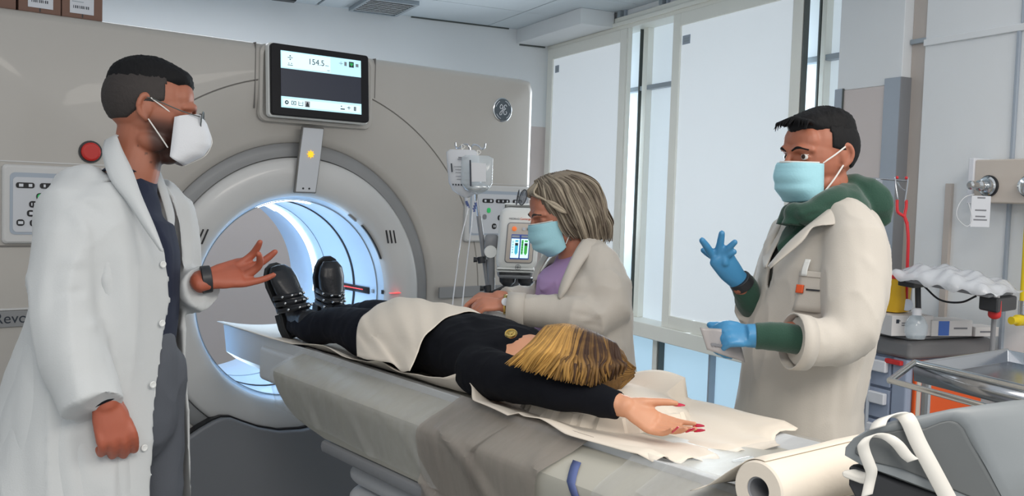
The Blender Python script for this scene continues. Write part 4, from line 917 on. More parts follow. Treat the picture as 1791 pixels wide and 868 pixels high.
# navy shirt, trousers
A_LV = [((-0.874,-0.922,1.531),.085,.068,25,135), ((-0.884,-0.929,1.508),.150,.085,32,116), ((-0.895,-0.935,1.477),.188,.105,40,112), ((-0.901,-0.940,1.424),.205,.125,44,104), ((-0.906,-0.947,1.351),.212,.140,46,96), ((-0.913,-0.955,1.246),.215,.150,48,95), ((-0.925,-0.957,1.167),.220,.162,48,99), ((-0.935,-0.954,1.088),.228,.178,49,104), ((-0.946,-0.952,0.982),.240,.200,50,111), ((-0.957,-0.950,0.876),.252,.220,50,113), ((-0.966,-0.949,0.784),.262,.236,50,114), ((-0.977,-0.950,0.638),.275,.25,52,114), ((-0.982,-0.953,0.533),.28,.255,52,114)]
g = G()
g.loft(capsule([(-0.860,-0.936,1.509), (-0.876,-0.951,1.478), (-0.891,-0.948,1.431), (-0.898,-0.954,1.338), (-0.906,-0.969,1.221), (-0.912,-0.972,1.099)], [(.066,.050),(.115,.065),(.160,.100),(.172,.118),(.168,.122),(.165,.118)], 36, up=A_f))
link('shirt', tuck(cloth(g, .006, 4, [((-0.870,-1.191,1.219), (-0.837,-1.221,1.171), .012, .004)], .002, 9, 3, (1,1,.5)), A_LV, A_f, A_l), 'shirt_navy', pa_, ang=180)
g = G(); hp_ = Vector((-0.902,-0.982,1.069)); hz = hp_.z
g.loft(capsule([hp_+Vector((0,0,.05)), hp_+Vector((0,0,-.10))], [(.160,.118),(.168,.125)], 32, up=A_f))
for k in (-1, 1):
    h = hp_+A_l*(k*.088); g.loft(capsule([h, Vector((h.x,h.y,.78)), Vector((h.x,h.y,.50))+A_f*.02, Vector((h.x,h.y,.28)), Vector((h.x,h.y,.10))], [(.088,.115),(.086,.108),(.070,.078),(.062,.066),(.058,.060)], 24, up=A_f))
fl = [((-0.911,-1.194,1.063), (-0.841,-1.252,1.053), .010, -.005), ((-0.912,-1.198,0.996), (-0.841,-1.256,0.993), .008, .005), ((-0.912,-1.202,0.941), (-0.841,-1.259,0.932), .008, -.005), ((-0.883,-1.213,1.124), (-0.869,-1.229,1.064), .010, -.006)]
link('trousers', tuck(cloth(g, .007, 4, fl, .003, 8, 6, (1,1,.8)), A_LV, A_f, A_l), 'trousers_grey', pa_, ang=180)
shoes(pa_, hp_+A_f*.02, A_l, A_f)
# open coat
g = G()
shell(A_LV, (A_f, A_l), g, .012)
g.tube([(-0.932,-0.929,1.506), (-0.972,-0.950,1.482), (-1.008,-1.000,1.441), (-1.032,-1.050,1.371), (-1.042,-1.073,1.300), (-1.048,-1.111,1.219), (-1.040,-1.156,1.141), (-1.028,-1.181,1.091), (-1.023,-1.214,1.048)], [.050,.072,.078,.077,.075,.074,.070,.066,.064], 28)
g.tube([(-0.784,-0.806,1.485), (-0.739,-0.793,1.442), (-0.723,-0.799,1.355), (-0.727,-0.827,1.269), (-0.723,-0.870,1.251), (-0.714,-0.916,1.252), (-0.702,-0.964,1.262)], [.06,.070,.070,.068,.062,.056,.056], 24)
fo = [((-0.976,-1.095,1.374), (-0.988,-1.160,1.222), .022, -.008), ((-1.087,-1.099,1.327), (-1.008,-1.161,1.354), .013, .006), ((-1.076,-1.150,1.272), (-1.005,-1.180,1.296), .012, -.007), ((-1.081,-1.151,1.191), (-0.994,-1.194,1.226), .014, .007), ((-1.077,-1.158,1.133), (-0.990,-1.202,1.150), .012, -.006),
      ((-1.090,-1.142,1.225), (-1.031,-1.192,1.181), .010, .006), ((-1.073,-1.140,1.070), (-0.973,-1.206,1.107), .012, .006), ((-1.038,-1.078,1.458), (-1.002,-1.137,1.388), .016, .008), ((-1.017,-1.082,1.470), (-0.967,-1.111,1.436), .012, -.006),
      ((-0.940,-1.120,1.436), (-0.923,-1.155,1.119), .02, .010), ((-0.917,-1.146,1.327), (-0.917,-1.200,0.905), .016, -.008), ((-0.956,-1.122,1.215), (-0.951,-1.177,0.845), .02, -.010), ((-1.090,-1.020,1.112), (-1.121,-1.014,0.831), .03, .012), ((-1.056,-1.119,1.004), (-1.076,-1.113,0.850), .025, -.012),
      ((-1.118,-0.935,1.088), (-1.075,-1.107,0.955), .02, .008), ((-1.085,-1.018,1.210), (-1.056,-1.116,1.052), .015, .008), ((-1.038,-1.136,0.981), (-0.992,-1.181,0.854), .02, .009), ((-0.740,-0.983,1.297), (-0.735,-0.992,1.215), .01, -.005)]
ac = link('coat', cloth(g, .0068, 3, fo, .0062, 8, 12, (1,1,.30)), 'coat_a', pa_, ang=180)
ribbon([(-0.910,-0.965,1.620), (-0.910,-1.006,1.585), (-0.900,-1.050,1.536), (-0.895,-1.096,1.483), (-0.881,-1.144,1.416), (-0.870,-1.169,1.365)], [(-0.922,-0.917,1.607), (-0.944,-0.979,1.576), (-0.947,-1.045,1.519), (-0.924,-1.092,1.470), (-0.900,-1.135,1.415), (-0.874,-1.163,1.367)], 'lapel', 'coat_a', ac, FA*-.012)
ribbon([(-0.813,-0.894,1.552), (-0.795,-0.884,1.517), (-0.781,-0.900,1.459), (-0.773,-0.923,1.404)], [(-0.777,-0.859,1.542), (-0.763,-0.874,1.494), (-0.754,-0.897,1.438), (-0.763,-0.919,1.397)], 'lapel', 'coat_a', ac, FH*-.006)
ribbon([(-0.902,-0.945,1.619), (-0.864,-0.886,1.615), (-0.809,-0.830,1.583), (-0.801,-0.865,1.550)], [(-0.919,-0.907,1.606), (-0.886,-0.844,1.590), (-0.817,-0.813,1.541), (-0.773,-0.849,1.540)], 'collar', 'coat_a', ac, (0,0,.003))
def on_coat(LV_, f, l, t, z, off):
    Lz = [Vector(v[0]).z for v in LV_]; k = max(0, min(len(Lz)-2, next((i for i in range(len(Lz)-1) if Lz[i] >= z >= Lz[i+1]), 0))); q = (Lz[k]-z)/(Lz[k]-Lz[k+1]); L = lambda i: LV_[k][i]*(1-q)+LV_[k+1][i]*q
    c = Vector(LV_[k][0]).lerp(Vector(LV_[k+1][0]), q); t = radians(L(4)+t); return Vector((c.x, c.y, z))+l*((L(1)+off)*cos(t))+f*((L(2)+off)*sin(t))
coatbuttons([on_coat(A_LV, A_f, A_l, 7, z, .003) for z in (1.33, 1.20, 1.07, .94)], A_f*.85-A_l*.5, ac)
G().loft([[Vector(p)+Vector(q)*e for e in (-1,) for q in ((0,0,0),)][0:1]+[Vector(p)+Vector((0,0,-.022)), Vector(p)+Vector((-.004,-.004,-.022)), Vector(p)+Vector((-.004,-.004,0))] for p in ((-1.099,-1.007,1.202), (-1.088,-1.040,1.225), (-1.082,-1.070,1.234))]).obj('belt_loop', 'coat_a', ac, bevel=.002)
# dark sweater cuffs and black wristband
G().tube([WN*1.03-EN*.03, WN*.95+EN*.05], [.033,.034], 20).obj('sweater_cuff', 'black_cloth', pa_)
G().tube([WF-RA*.006, WF+RA*.018+Vector((0,0,.003))], [.0345,.0335], 20).obj('wristband', 'dark_plastic', pa_, bevel=.003)
# ---------------------------------------------------------------- MAN AT THE RIGHT
B_f = Vector((-.902,.43,0)).normalized(); B_l = Vector((0,0,1)).cross(B_f)
pb_ = thing('person', 'black-haired person in white coat, green hood and blue gloves behind the table', 'person', (.56,-1.83,0))
BH = Vector((0.578,-1.823,1.634)); BRm = frame(Vector((-.955,.26,-.05)), (-.03,0,1)); g = G()
BP = head_parts(g, BH, BRm, 1.0, nose=.8, jaw=.95); lids(g, BP, 1.0, .25)
limb(g, [(0.593,-1.826,1.585), (0.616,-1.835,1.526), (0.619,-1.841,1.467)], [.056,.058,.075], 24)
tc = [(0.613,-1.839,1.430), (0.596,-1.833,1.303), (0.571,-1.824,1.154), (0.554,-1.819,1.020)]
g.loft(capsule(tc, [(.15,.07),(.155,.095),(.135,.09),(.14,.095)], 28, up=B_f))
SB, EB, WB = Vector((0.535,-1.957,1.422)), Vector((0.434,-2.017,1.216)), Vector((0.247,-1.905,1.205)); SC_, EC_, WC_ = Vector((0.650,-1.714,1.431)), Vector((0.591,-1.681,1.208)), Vector((0.434,-1.703,1.297))
limb(g, [SB, EB], [.05,.04]); limb(g, [EB, WB], [.04,.026]); limb(g, [SC_, EC_], [.05,.04]); limb(g, [EC_, WC_], [.04,.026])
limb(g, [WB, WB-RX*.03], [.02,.018]); limb(g, [WC_, (0.386,-1.686,1.353)], [.02,.02])
legs(g, tc[-1], B_l, B_f, .92)
bb = link('body', body_mesh(g, .0036, 3), 'skin_c' if False else 'skin_b', pb_, ang=180)
paint(bb.data, lambda V, c: None); carve(bb.data, BP, BRm, 1.0, .008); eyes(BP, BRm, 1.0, bb, look=(-.25,.0)); brows(BP, 1.0, bb, 'hair_black', .020)
g = cap_mesh(BH, BRm, 1.0, lambda x, y, z: top_hair(x, y, z, .013), nz=.0014, fr=90)
bh_ = g.obj('hair', 'hair_black', pb_, ang=180); cap_mesh(BH, BRm, 1.0, side_fade, nz=.0004).obj('cropped_hair', 'hair_black', bh_, ang=180)
q = G(); rs = random.Random(5)
for k in range(26):
    x = -.05+.1*k/25; a = BP(x,.070,.098-abs(x)*.25); q.loft(capsule([a, a+BRm@Vector((x*.15,.020,.004)), a+BRm@Vector((x*.2+rs.uniform(-.004,.004),(.026+rs.random()*.012)*(1 if abs(x) < .02 else .8),-.008-rs.random()*.010))], [.006,.004,.0008], 6))
q.obj('fringe', 'hair_black', bh_, ang=180)
bm_ = mask('face_mask', 'mask_blue', BP, pb_, [(.112,-.012),(.126,-.030),(.126,-.055),(.120,-.080),(.088,-.114)], ey=.044, ez=(-.016,-.094), pleat=.0018)
loops(BP, bm_, a=((.062,.046,-.014),(.081,-.008,.026)), b=((.062,.044,-.090),(.077,-.006,-.020)), r=.0022)
G().tube(crv([BP(-.060,.055,-.0135), BP(-.03,.103,-.011), BP(0,.1135,-.010), BP(.03,.103,-.011), BP(.060,.055,-.0135)], 6), .0026, 8).obj('mask_edge', 'elastic', bm_)
B_LV = [((0.636,-1.839,1.524),.080,.068,40,140),((0.629,-1.835,1.491),.150,.085,58,124),((0.611,-1.835,1.455),.190,.110,66,116),((0.603,-1.833,1.407),.206,.132,76,108),((0.596,-1.830,1.355),.210,.145,87,95),((0.590,-1.830,1.288),.210,.150,88.8,91.5),((0.576,-1.824,1.214),.202,.152,88.8,91.5),((0.562,-1.818,1.124),.195,.150,88.8,91.5),((0.546,-1.813,1.005),.190,.146,88.8,91.5),((0.539,-1.815,0.886),.198,.155,88.8,91.5),((0.531,-1.821,0.708),.215,.175,88,92),((0.523,-1.826,0.530),.225,.19,87,93)]
# hoodie: collar folds, hood behind the neck, cuffs
g = G()
g.loft(capsule([(0.615,-1.837,1.494), (0.608,-1.837,1.393), (0.593,-1.835,1.244)], [(.13,.085),(.17,.125),(.165,.12)], 30, up=B_f))
g.loft(capsule([(0.464,-1.830,1.491), (0.482,-1.870,1.493), (0.542,-1.891,1.523), (0.641,-1.881,1.535), (0.724,-1.845,1.529), (0.735,-1.776,1.536), (0.661,-1.743,1.518), (0.550,-1.771,1.494), (0.490,-1.813,1.487)], [.026,.032,.038,.040,.038,.034,.030,.026,.024], 16))
g.loft(capsule([(0.648,-1.860,1.535), (0.658,-1.896,1.507), (0.666,-1.906,1.463)], [(.05,.07),(.045,.085),(.020,.07)], 20, up=(0,0,1)))
g.loft(capsule([(0.477,-1.828,1.483), (0.454,-1.826,1.437), (0.439,-1.816,1.393)], [.028,.030,.020], 14)); g.loft(capsule([(0.517,-1.783,1.491), (0.508,-1.778,1.449), (0.471,-1.790,1.391)], [.026,.026,.018], 14))
fo = [((0.433,-1.871,1.474), (0.532,-1.947,1.534), .010, -.007), ((0.429,-1.841,1.480), (0.490,-1.927,1.509), .007, .006), ((0.587,-1.913,1.542), (0.595,-1.951,1.479), .010, .008)]
link('hoodie', tuck(cloth(g, .0055, 3, fo, .002, 14, 4, (1,1,1)), B_LV[2:], B_f, B_l), 'hoodie', pb_, ang=180)
G().tube(crv([(0.314,-1.973,1.199), (0.279,-1.944,1.205), (0.259,-1.921,1.206), (0.237,-1.897,1.205)], 4), [.034,.034,.034,.034,.034,.034,.033,.033,.033,.032,.031,.031,.031], 22).obj('sleeve_cuff', 'hoodie', pb_, bevel=.003)
g = G(); g.loft(capsule([(0.547,-1.697,1.212), (0.488,-1.698,1.252), (0.454,-1.700,1.288)], [.046,.044,.036], 20)); g.tube([(0.464,-1.703,1.278), (0.435,-1.703,1.309)], [.036,.031], 20)
link('sleeve_cuff', cloth(g, .0045, 3, (), .003, 16, 2, (1,1,1)), 'hoodie', pb_, ang=180)
G().tube([(0.443,-1.703,1.298), (0.425,-1.701,1.315)], [.0325,.030], 18).obj('wristband', 'dark_plastic', pb_, bevel=.002)
# coat
g = G()
shell(B_LV, (B_f, B_l), g, .012)
g.tube([(0.598,-1.874,1.495), (0.561,-1.923,1.467), (0.517,-1.968,1.416), (0.481,-1.996,1.336), (0.448,-2.012,1.264), (0.421,-2.020,1.217), (0.384,-2.011,1.194), (0.345,-1.992,1.192), (0.297,-1.966,1.197)], [.055,.072,.080,.078,.074,.070,.062,.058,.058], 28)
g.tube([(0.631,-1.773,1.488), (0.645,-1.710,1.431), (0.643,-1.676,1.343), (0.601,-1.674,1.249), (0.556,-1.679,1.210), (0.485,-1.690,1.239)], [.05,.066,.068,.064,.055,.046], 24)
fo = [((0.436,-1.984,1.363), (0.396,-2.023,1.248), .012, -.012), ((0.325,-2.030,1.253), (0.406,-2.092,1.308), .010, .008), ((0.288,-2.041,1.224), (0.368,-2.103,1.259), .009, -.007), ((0.278,-2.034,1.205), (0.347,-2.090,1.208), .010, .008), ((0.293,-2.048,1.174), (0.357,-2.098,1.208), .010, -.007),
      ((0.340,-2.041,1.273), (0.435,-2.088,1.332), .012, -.007), ((0.351,-1.930,1.131), (0.413,-1.984,1.079), .014, -.010), ((0.361,-1.940,1.104), (0.445,-2.006,1.135), .016, .008), ((0.341,-1.851,1.230), (0.318,-1.850,0.954), .014, .007), ((0.340,-1.921,1.130), (0.307,-1.907,0.940), .022, -.010),
      ((0.403,-1.976,1.079), (0.360,-1.950,0.943), .022, .010), ((0.463,-1.996,1.118), (0.441,-1.989,0.954), .014, -.008), ((0.422,-2.033,1.420), (0.463,-2.070,1.369), .014, .006), ((0.363,-1.925,1.360), (0.405,-1.954,1.429), .016, .006), ((0.487,-1.705,1.325), (0.468,-1.759,1.242), .010, -.005)]
bc = link('coat', cloth(g, .0066, 3, fo, .0056, 9, 21, (1,1,.38)), 'coat_b', pb_, ang=180)
ribbon([(0.632,-1.873,1.534), (0.511,-1.906,1.508), (0.461,-1.893,1.475), (0.429,-1.876,1.446), (0.398,-1.853,1.407), (0.371,-1.828,1.358)], [(0.673,-1.882,1.520), (0.541,-1.944,1.485), (0.467,-1.944,1.466), (0.433,-1.910,1.460), (0.405,-1.896,1.421), (0.361,-1.840,1.354)], 'lapel', 'coat_b', bc, FH*-.010)
ribbon([(0.532,-1.772,1.455), (0.518,-1.762,1.431), (0.482,-1.762,1.389), (0.435,-1.777,1.353)], [(0.566,-1.734,1.466), (0.571,-1.702,1.431), (0.514,-1.711,1.378), (0.448,-1.762,1.346)], 'lapel', 'coat_b', bc, FH*-.006)
coatbuttons([on_coat(B_LV, B_f, B_l, 84, z, .004) for z in (1.33, 1.20, 1.07, .94)], B_f*.97+B_l*.12, bc)
# folded cuff, breast pocket with pens
G().loft(tube_rings([(0.318,-1.979,1.194), (0.286,-1.961,1.198)], [.062,.064], 26), cap=False).obj('cuff', 'coat_b', bc, thick=.004)
def on_coat(LV_, f, l, t, z, off):
    Lz = [Vector(v[0]).z for v in LV_]; k = max(0, min(len(Lz)-2, next((i for i in range(len(Lz)-1) if Lz[i] >= z >= Lz[i+1]), 0))); q = (Lz[k]-z)/(Lz[k]-Lz[k+1])
    c = Vector(LV_[k][0]).lerp(Vector(LV_[k+1][0]), q); a = LV_[k][1]*(1-q)+LV_[k+1][1]*q+off; b = LV_[k][2]*(1-q)+LV_[k+1][2]*q+off; t = radians(t)
    return Vector((c.x, c.y, z))+l*(a*cos(t))+f*(b*sin(t))
PZ0 = Vector((0.422,-1.911,1.309)).z; oc = lambda t, dz, off: on_coat(B_LV, B_f, B_l, t, PZ0+dz, off)
def patch(name, mat, t0, t1, z0, z1, off, par, thick=.003): return G().grid([[oc(t0+(t1-t0)*i/8, z0+(z1-z0)*j/6, off) for i in range(9)] for j in range(7)]).obj(name, mat, par, thick=thick, ang=60)
patch('breast_pocket', 'coat_b', 33, 57, -.055, .040, .009, bc); patch('pocket_hem', 'coat_b', 33, 57, .028, .042, .0115, bc)
patch('pocket_slit', 'dark_plastic', 40, 50, -.004, .0, .0135, bc, .0015); patch('orange_tag', 'orange', 52, 57, -.012, .008, .0150, bc, .006)
patch('badge_clip', 'white_plastic', 51, 55, .030, .070, .0145, bc, .004)
# gloves
g = G(); W2 = Vector((0.243,-1.902,1.205))
hand_parts(g, W2, -RX+Vector((0,0,.02)), -FH*.62+Vector((0,0,.62)), Vector((0,0,-1))*.0+FH*1.0+Vector((0,0,-.2)), .93, curl=((46,52,30),(52,58,34),(58,62,34),(62,64,34)), thumb=(26,35), tc=20, spread=1, thin=1.12)
g.tube([W2+RX*.012, W2-RX*.03], [.0295,.027], 18)
link('glove', remesh(rawmesh(g), .0034, 3), 'glove', pb_, ang=180)
g = G(); pw = (0.423,-1.699,1.313); pm_ = (0.367,-1.682,1.368)
g.loft(capsule([(0.433,-1.701,1.306), pw, (0.393,-1.692,1.341), (0.369,-1.684,1.371)], [(.028,.026),(.027,.023),(.032,.019),(.034,.016)], 18, up=FH))
for pts, r in (([(0.376,-1.690,1.353), (0.353,-1.670,1.377), (0.330,-1.670,1.397), (0.313,-1.668,1.413)], .0098), ([(0.385,-1.672,1.358), (0.379,-1.653,1.369), (0.372,-1.640,1.377), (0.366,-1.629,1.385)], .0088), ([(0.371,-1.686,1.359), (0.362,-1.683,1.383), (0.357,-1.691,1.408), (0.352,-1.698,1.432)], .0100), ([(0.370,-1.698,1.357), (0.368,-1.695,1.380), (0.370,-1.709,1.396), (0.373,-1.723,1.411)], .0094), ([(0.382,-1.696,1.348), (0.376,-1.696,1.369), (0.375,-1.707,1.380), (0.380,-1.717,1.386)], .0092)):
    g.loft(capsule(pts, [r*1.15, r*1.1, r, r*.85], 12))
link('glove', remesh(rawmesh(g), .0032, 3), 'glove', pb_, ang=180)
hpB = Vector((0.552,-1.819,0.976)); g = G()
for k in (-1, 1):
    h = hpB+B_l*(k*.085); g.loft(capsule([h, Vector((h.x,h.y,.5)), Vector((h.x,h.y,.10))], [.085,.07,.06], 20))
g.obj('trousers', 'trousers_grey', pb_, ang=180); shoes(pb_, hpB, B_l, B_f)
# ---------------------------------------------------------------- WOMAN BEHIND THE TABLE
C_f = Vector((-.924,.366,0)).normalized(); C_l = Vector((0,0,1)).cross(C_f)
pc_ = thing('person', 'grey-haired person in white coat and lilac top bent over the patient, glasses pushed up', 'person', (.47,-1.05,0))
CH = Vector((0.418,-1.021,1.466)); CRm = frame(Vector((-.89,.42,-.36)), (0,0,1)); g = G()
CP = head_parts(g, CH, CRm, 1.0, nose=.7, jaw=1.05); lids(g, CP, 1.0, 1.0)
limb(g, [(0.429,-1.033,1.416), (0.455,-1.045,1.362), (0.475,-1.051,1.317)], [.056,.060,.08], 24)
tc = [(0.481,-1.058,1.281), (0.477,-1.063,1.164), (0.495,-1.062,1.016), (0.526,-1.058,0.865)]
g.loft(capsule(tc, [(.14,.08),(.16,.11),(.15,.11),(.15,.11)], 28, up=C_f))
SD, ED, WD = Vector((0.435,-1.162,1.299)), Vector((0.427,-1.217,1.149)), Vector((0.195,-1.026,1.186)); SG, EG, WG = Vector((0.527,-0.954,1.291)), Vector((0.545,-0.901,1.133)), Vector((0.272,-0.895,1.188))
limb(g, [SD, ED], [.05,.04]); limb(g, [ED, WD], [.04,.026]); limb(g, [SG, EG], [.05,.04]); limb(g, [EG, WG], [.04,.026])
hand_parts(g, WD, -RX+Vector((0,0,-.03)), -FH*.5+Vector((0,0,.85)), FH*.8, .84, curl=((40,45,25),(46,50,28),(50,54,30),(54,56,30)), thumb=(28,40), tc=25, spread=2)
hand_parts(g, WG, -RX*.95+Vector((0,0,.02)), -FH*.2+Vector((0,0,.9)), -FH, .84, curl=((30,50,30),(44,50,28),(50,54,30),(54,56,30)), thumb=(30,40), tc=25, spread=2)
legs(g, tc[-1], C_l, C_f, .80)
cb = link('body', body_mesh(g, .0038, 3), 'skin_c', pc_, ang=180); paint(cb.data, lambda V, c: None)
carve(cb.data, CP, CRm, 1.0, .007); eyes(CP, CRm, .86, cb, look=(0,-.5)); brows(CP, 1.0, cb, 'hair_brown')
cm = mask('face_mask', 'mask_blue', CP, pc_, [(.112,-.004),(.126,-.028),(.128,-.055),(.122,-.082),(.088,-.118)], ey=.040, ez=(-.012,-.098), pleat=.0022)
loops(CP, cm, r=.0016)
G().tube(crv([CP(-.060,.055,-.008), CP(-.03,.103,-.003), CP(0,.1135,-.002), CP(.03,.103,-.003), CP(.060,.055,-.008)], 6), .002, 8).obj('mask_edge', 'elastic', cm)
glasses(CP, pc_, 'dark_plastic', c=(.033,.122,.088), w=.026, h=.021, temple=False, tilt=-.012)
hc = cap_mesh(CH, CRm, 1.0, lambda x, y, z: .010 if (z > .50 or y < .30) and z > -.55 else -.012, nz=.001).obj('hair', 'hair_grey', pc_, ang=180)
c = hc.data.color_attributes.new('col', 'FLOAT_COLOR', 'POINT'); c.data.foreach_set('color', [.35,.35,.35,1]*len(hc.data.vertices))
rs = random.Random(21); paths = []
for i in range(460):
    sd_ = 1 if rs.random() < .5 else -1; u = rs.random(); az = radians(-168+205*u) if False else radians(18+162*u)  # 18 = temple, 180 = nape
    r1 = .010+.014*rs.random(); y_ = cos(az); x_ = sin(az)*sd_; wv = rs.uniform(-.004,.004)
    root = Vector((sd_*.006+.0, .050-.10*u+rs.uniform(-.01,.01), .116+r1*.6-.012*abs(u-.4)))
    pts = [root]
    for k, (zz, ee) in enumerate(((.092,.76),(.050,.98),(.0,1.01),(-.045,1.02),(-.083,.97),(-.104-.034*rs.random(),.80))):
        bul = 1+.05*sin(k*1.9+u*6+wv*300); pts.append(Vector((x_*(.077+r1)*ee*bul, -.012+y_*(.096+r1)*ee*bul*(.86 if y_ > 0 else 1.0)-(.010*k if y_ > .2 else .003*k), zz)))
    if y_ > .2: pts = pts[:5+(rs.random() < .6)]
    tn = rs.random()*.75; paths.append(([CP(*p) for p in pts], .0058, tn))
for i in range(80):   # fringe swept back over the forehead and temple curls
    sd_ = 1 if i % 2 else -1; r1 = .012+.008*rs.random(); x0 = sd_*rs.uniform(.0,.05)
    paths.append(([CP(x0*.4,.052,.104+r1*.6), CP(x0,.082,.086+r1*.3), CP(sd_*(.060+r1*.3),.060,.062), CP(sd_*(.080+r1*.4),.034,.030+rs.uniform(-.012,.012)), CP(sd_*(.084+r1*.4),.004,-.002)], .0034, .5+rs.random()*.5))
locks('hair_locks', 'hair_grey', hc, paths)
C_LV = [((0.494,-1.050,1.366),.070,.060,35,145),((0.496,-1.054,1.337),.135,.085,42,135),((0.493,-1.054,1.304),.175,.112,46,128),((0.478,-1.057,1.254),.198,.142,48,120),((0.471,-1.057,1.182),.205,.155,50,116),((0.473,-1.067,1.055),.210,.160,58,110),((0.507,-1.066,0.905),.215,.145,62,108),((0.525,-1.067,0.718),.225,.145,62,108),((0.524,-1.081,0.497),.235,.15,62,108),((0.522,-1.089,0.351),.24,.15,62,108)]
g = G(); g.loft(capsule([(0.463,-1.054,1.312), (0.460,-1.056,1.255), (0.465,-1.056,1.127), (0.466,-1.072,0.892)], [(.11,.07),(.165,.125),(.175,.135),(.18,.13)], 34, up=C_f))
g.loft(capsule([(0.445,-1.052,1.330), (0.405,-1.060,1.292), (0.353,-1.046,1.257)], [.045,.055,.045], 16))
link('lilac_top', tuck(cloth(g, .006, 3, [((0.298,-1.099,1.349), (0.263,-1.079,1.219), .010, -.007), ((0.331,-1.127,1.333), (0.283,-1.095,1.229), .009, .007), ((0.271,-1.080,1.297), (0.330,-1.133,1.222), .008, -.005)], .002, 12, 9, (1,1,.5)), C_LV, C_f, C_l), 'lilac', pc_, ang=180)
g = G()
shell(C_LV, (C_f, C_l), g, .012)
g.tube([(0.472,-1.085,1.347), (0.456,-1.139,1.311), (0.446,-1.188,1.240), (0.430,-1.217,1.175), (0.382,-1.219,1.152), (0.329,-1.175,1.163), (0.270,-1.101,1.168), (0.207,-1.037,1.172)], [.055,.075,.085,.082,.070,.060,.052,.045], 28)
g.tube([(0.512,-0.990,1.331), (0.533,-0.934,1.270), (0.545,-0.898,1.181), (0.481,-0.899,1.155), (0.364,-0.906,1.176), (0.292,-0.899,1.187)], [.055,.065,.065,.058,.048,.040], 22)
fo = [((0.317,-1.182,1.304), (0.376,-1.227,1.340), .012, -.008), ((0.296,-1.207,1.256), (0.361,-1.257,1.292), .012, .008), ((0.308,-1.244,1.225), (0.378,-1.304,1.187), .012, -.009), ((0.231,-1.183,1.197), (0.346,-1.279,1.161), .010, -.008), ((0.205,-1.136,1.210), (0.282,-1.224,1.208), .010, .007), ((0.294,-1.239,1.142), (0.385,-1.308,1.212), .012, .008),
      ((0.451,-1.225,1.321), (0.470,-1.251,1.151), .012, -.008), ((0.368,-1.236,1.104), (0.482,-1.267,1.065), .012, .008), ((0.341,-1.216,1.086), (0.354,-1.233,0.985), .012, -.007), ((0.269,-1.217,1.158), (0.359,-1.291,1.137), .008, -.006)]
cc = link('coat', cloth(g, .0068, 3, fo, .0052, 10, 31, (1,1,.45)), 'coat_b', pc_, ang=180)
G().loft(tube_rings([(0.237,-1.068,1.171), (0.200,-1.031,1.172)], [.0500,.0505], 24), cap=False).obj('cuff', 'coat_b', cc, thick=.004)
ribbon([(0.531,-1.051,1.417), (0.441,-1.109,1.398), (0.385,-1.130,1.364), (0.337,-1.146,1.314), (0.300,-1.152,1.251), (0.291,-1.154,1.217)], [(0.553,-1.071,1.396), (0.455,-1.147,1.372), (0.383,-1.169,1.327), (0.344,-1.173,1.285), (0.306,-1.177,1.239), (0.293,-1.162,1.211)], 'lapel', 'coat_b', cc, FH*-.010)
ribbon([(0.456,-0.968,1.362), (0.432,-0.952,1.327), (0.396,-0.951,1.284), (0.372,-0.959,1.249)], [(0.471,-0.928,1.367), (0.441,-0.908,1.321), (0.408,-0.909,1.277), (0.389,-0.922,1.241)], 'lapel', 'coat_b', cc, FH*-.004)
rw_ = tube_rings([WD+RX*.006, WD-RX*.006], [.029,.029], 20); wt = G().loft(rw_, cap=False).obj('wristwatch', 'gold', pc_, thick=.003)
G().lathe([(.012,0),(.012,.004),(.009,.005)], WD+(-FH*.8+Vector((0,0,.3))).normalized()*.029, -FH*.8+Vector((0,0,.3)), 16).obj('watch_face', 'label', wt)
g = G()
for k in (-1, 1):
    h = Vector((0.543,-1.049,0.824))+C_l*(k*.085); g.loft(capsule([h, Vector((h.x,h.y,.5)), Vector((h.x,h.y,.10))], [.09,.07,.055], 20))
g.obj('trousers', 'label', pc_, ang=180); shoes(pc_, (0.543,-1.049,0.824), C_l, C_f, s=.88, mat='white_plastic')
# ================================================================ EQUIPMENT AROUND THE TABLE
M('bag_clear', (206,214,218), .12, alpha=.42, spec=.8); M('bag_white', (214,216,220), .25, alpha=.88); M('steel', (176,180,186), .22, metal=1, var=.03)
M('cart_blue', (150,162,184), .45); M('cart_grey', (118,118,120), .5); M('cart_orange', (226,92,34), .5, var=.03); M('bin_yellow', (236,186,36), .45); M('bin_red', (200,44,44), .45)
M('handle_white', (222,224,230), .35); M('glass_jar', (208,222,232), .08, alpha=.38, spec=.8); M('plastic_film', (220,224,230), .15, alpha=.62, spec=.8, bump=.8, bscale=40)
M('carton_white', (212,210,210), .6); M('carton_blue', (70,110,190), .6); M('red_tube', (206,44,52), .4); M('cushion', (124,128,130), .55, bump=.1, bscale=200); M('cushion_rim', (118,124,128), .5)
M('strap_white', (206,204,198), .6); M('pouch', (150,146,146), .35); M('panel_beige', (200,190,180), .5); M('yellow_hose', (226,200,30), .5); M('packet_print', (120,122,128), .6)
M('syr_cyan', (60,180,210), .4, emit=.5); M('syr_green', (60,170,70), .4, emit=.5); M('screen_blue', (40,70,150), .4, emit=.3); M('orange_lamp', (236,120,60), .4, emit=.4)
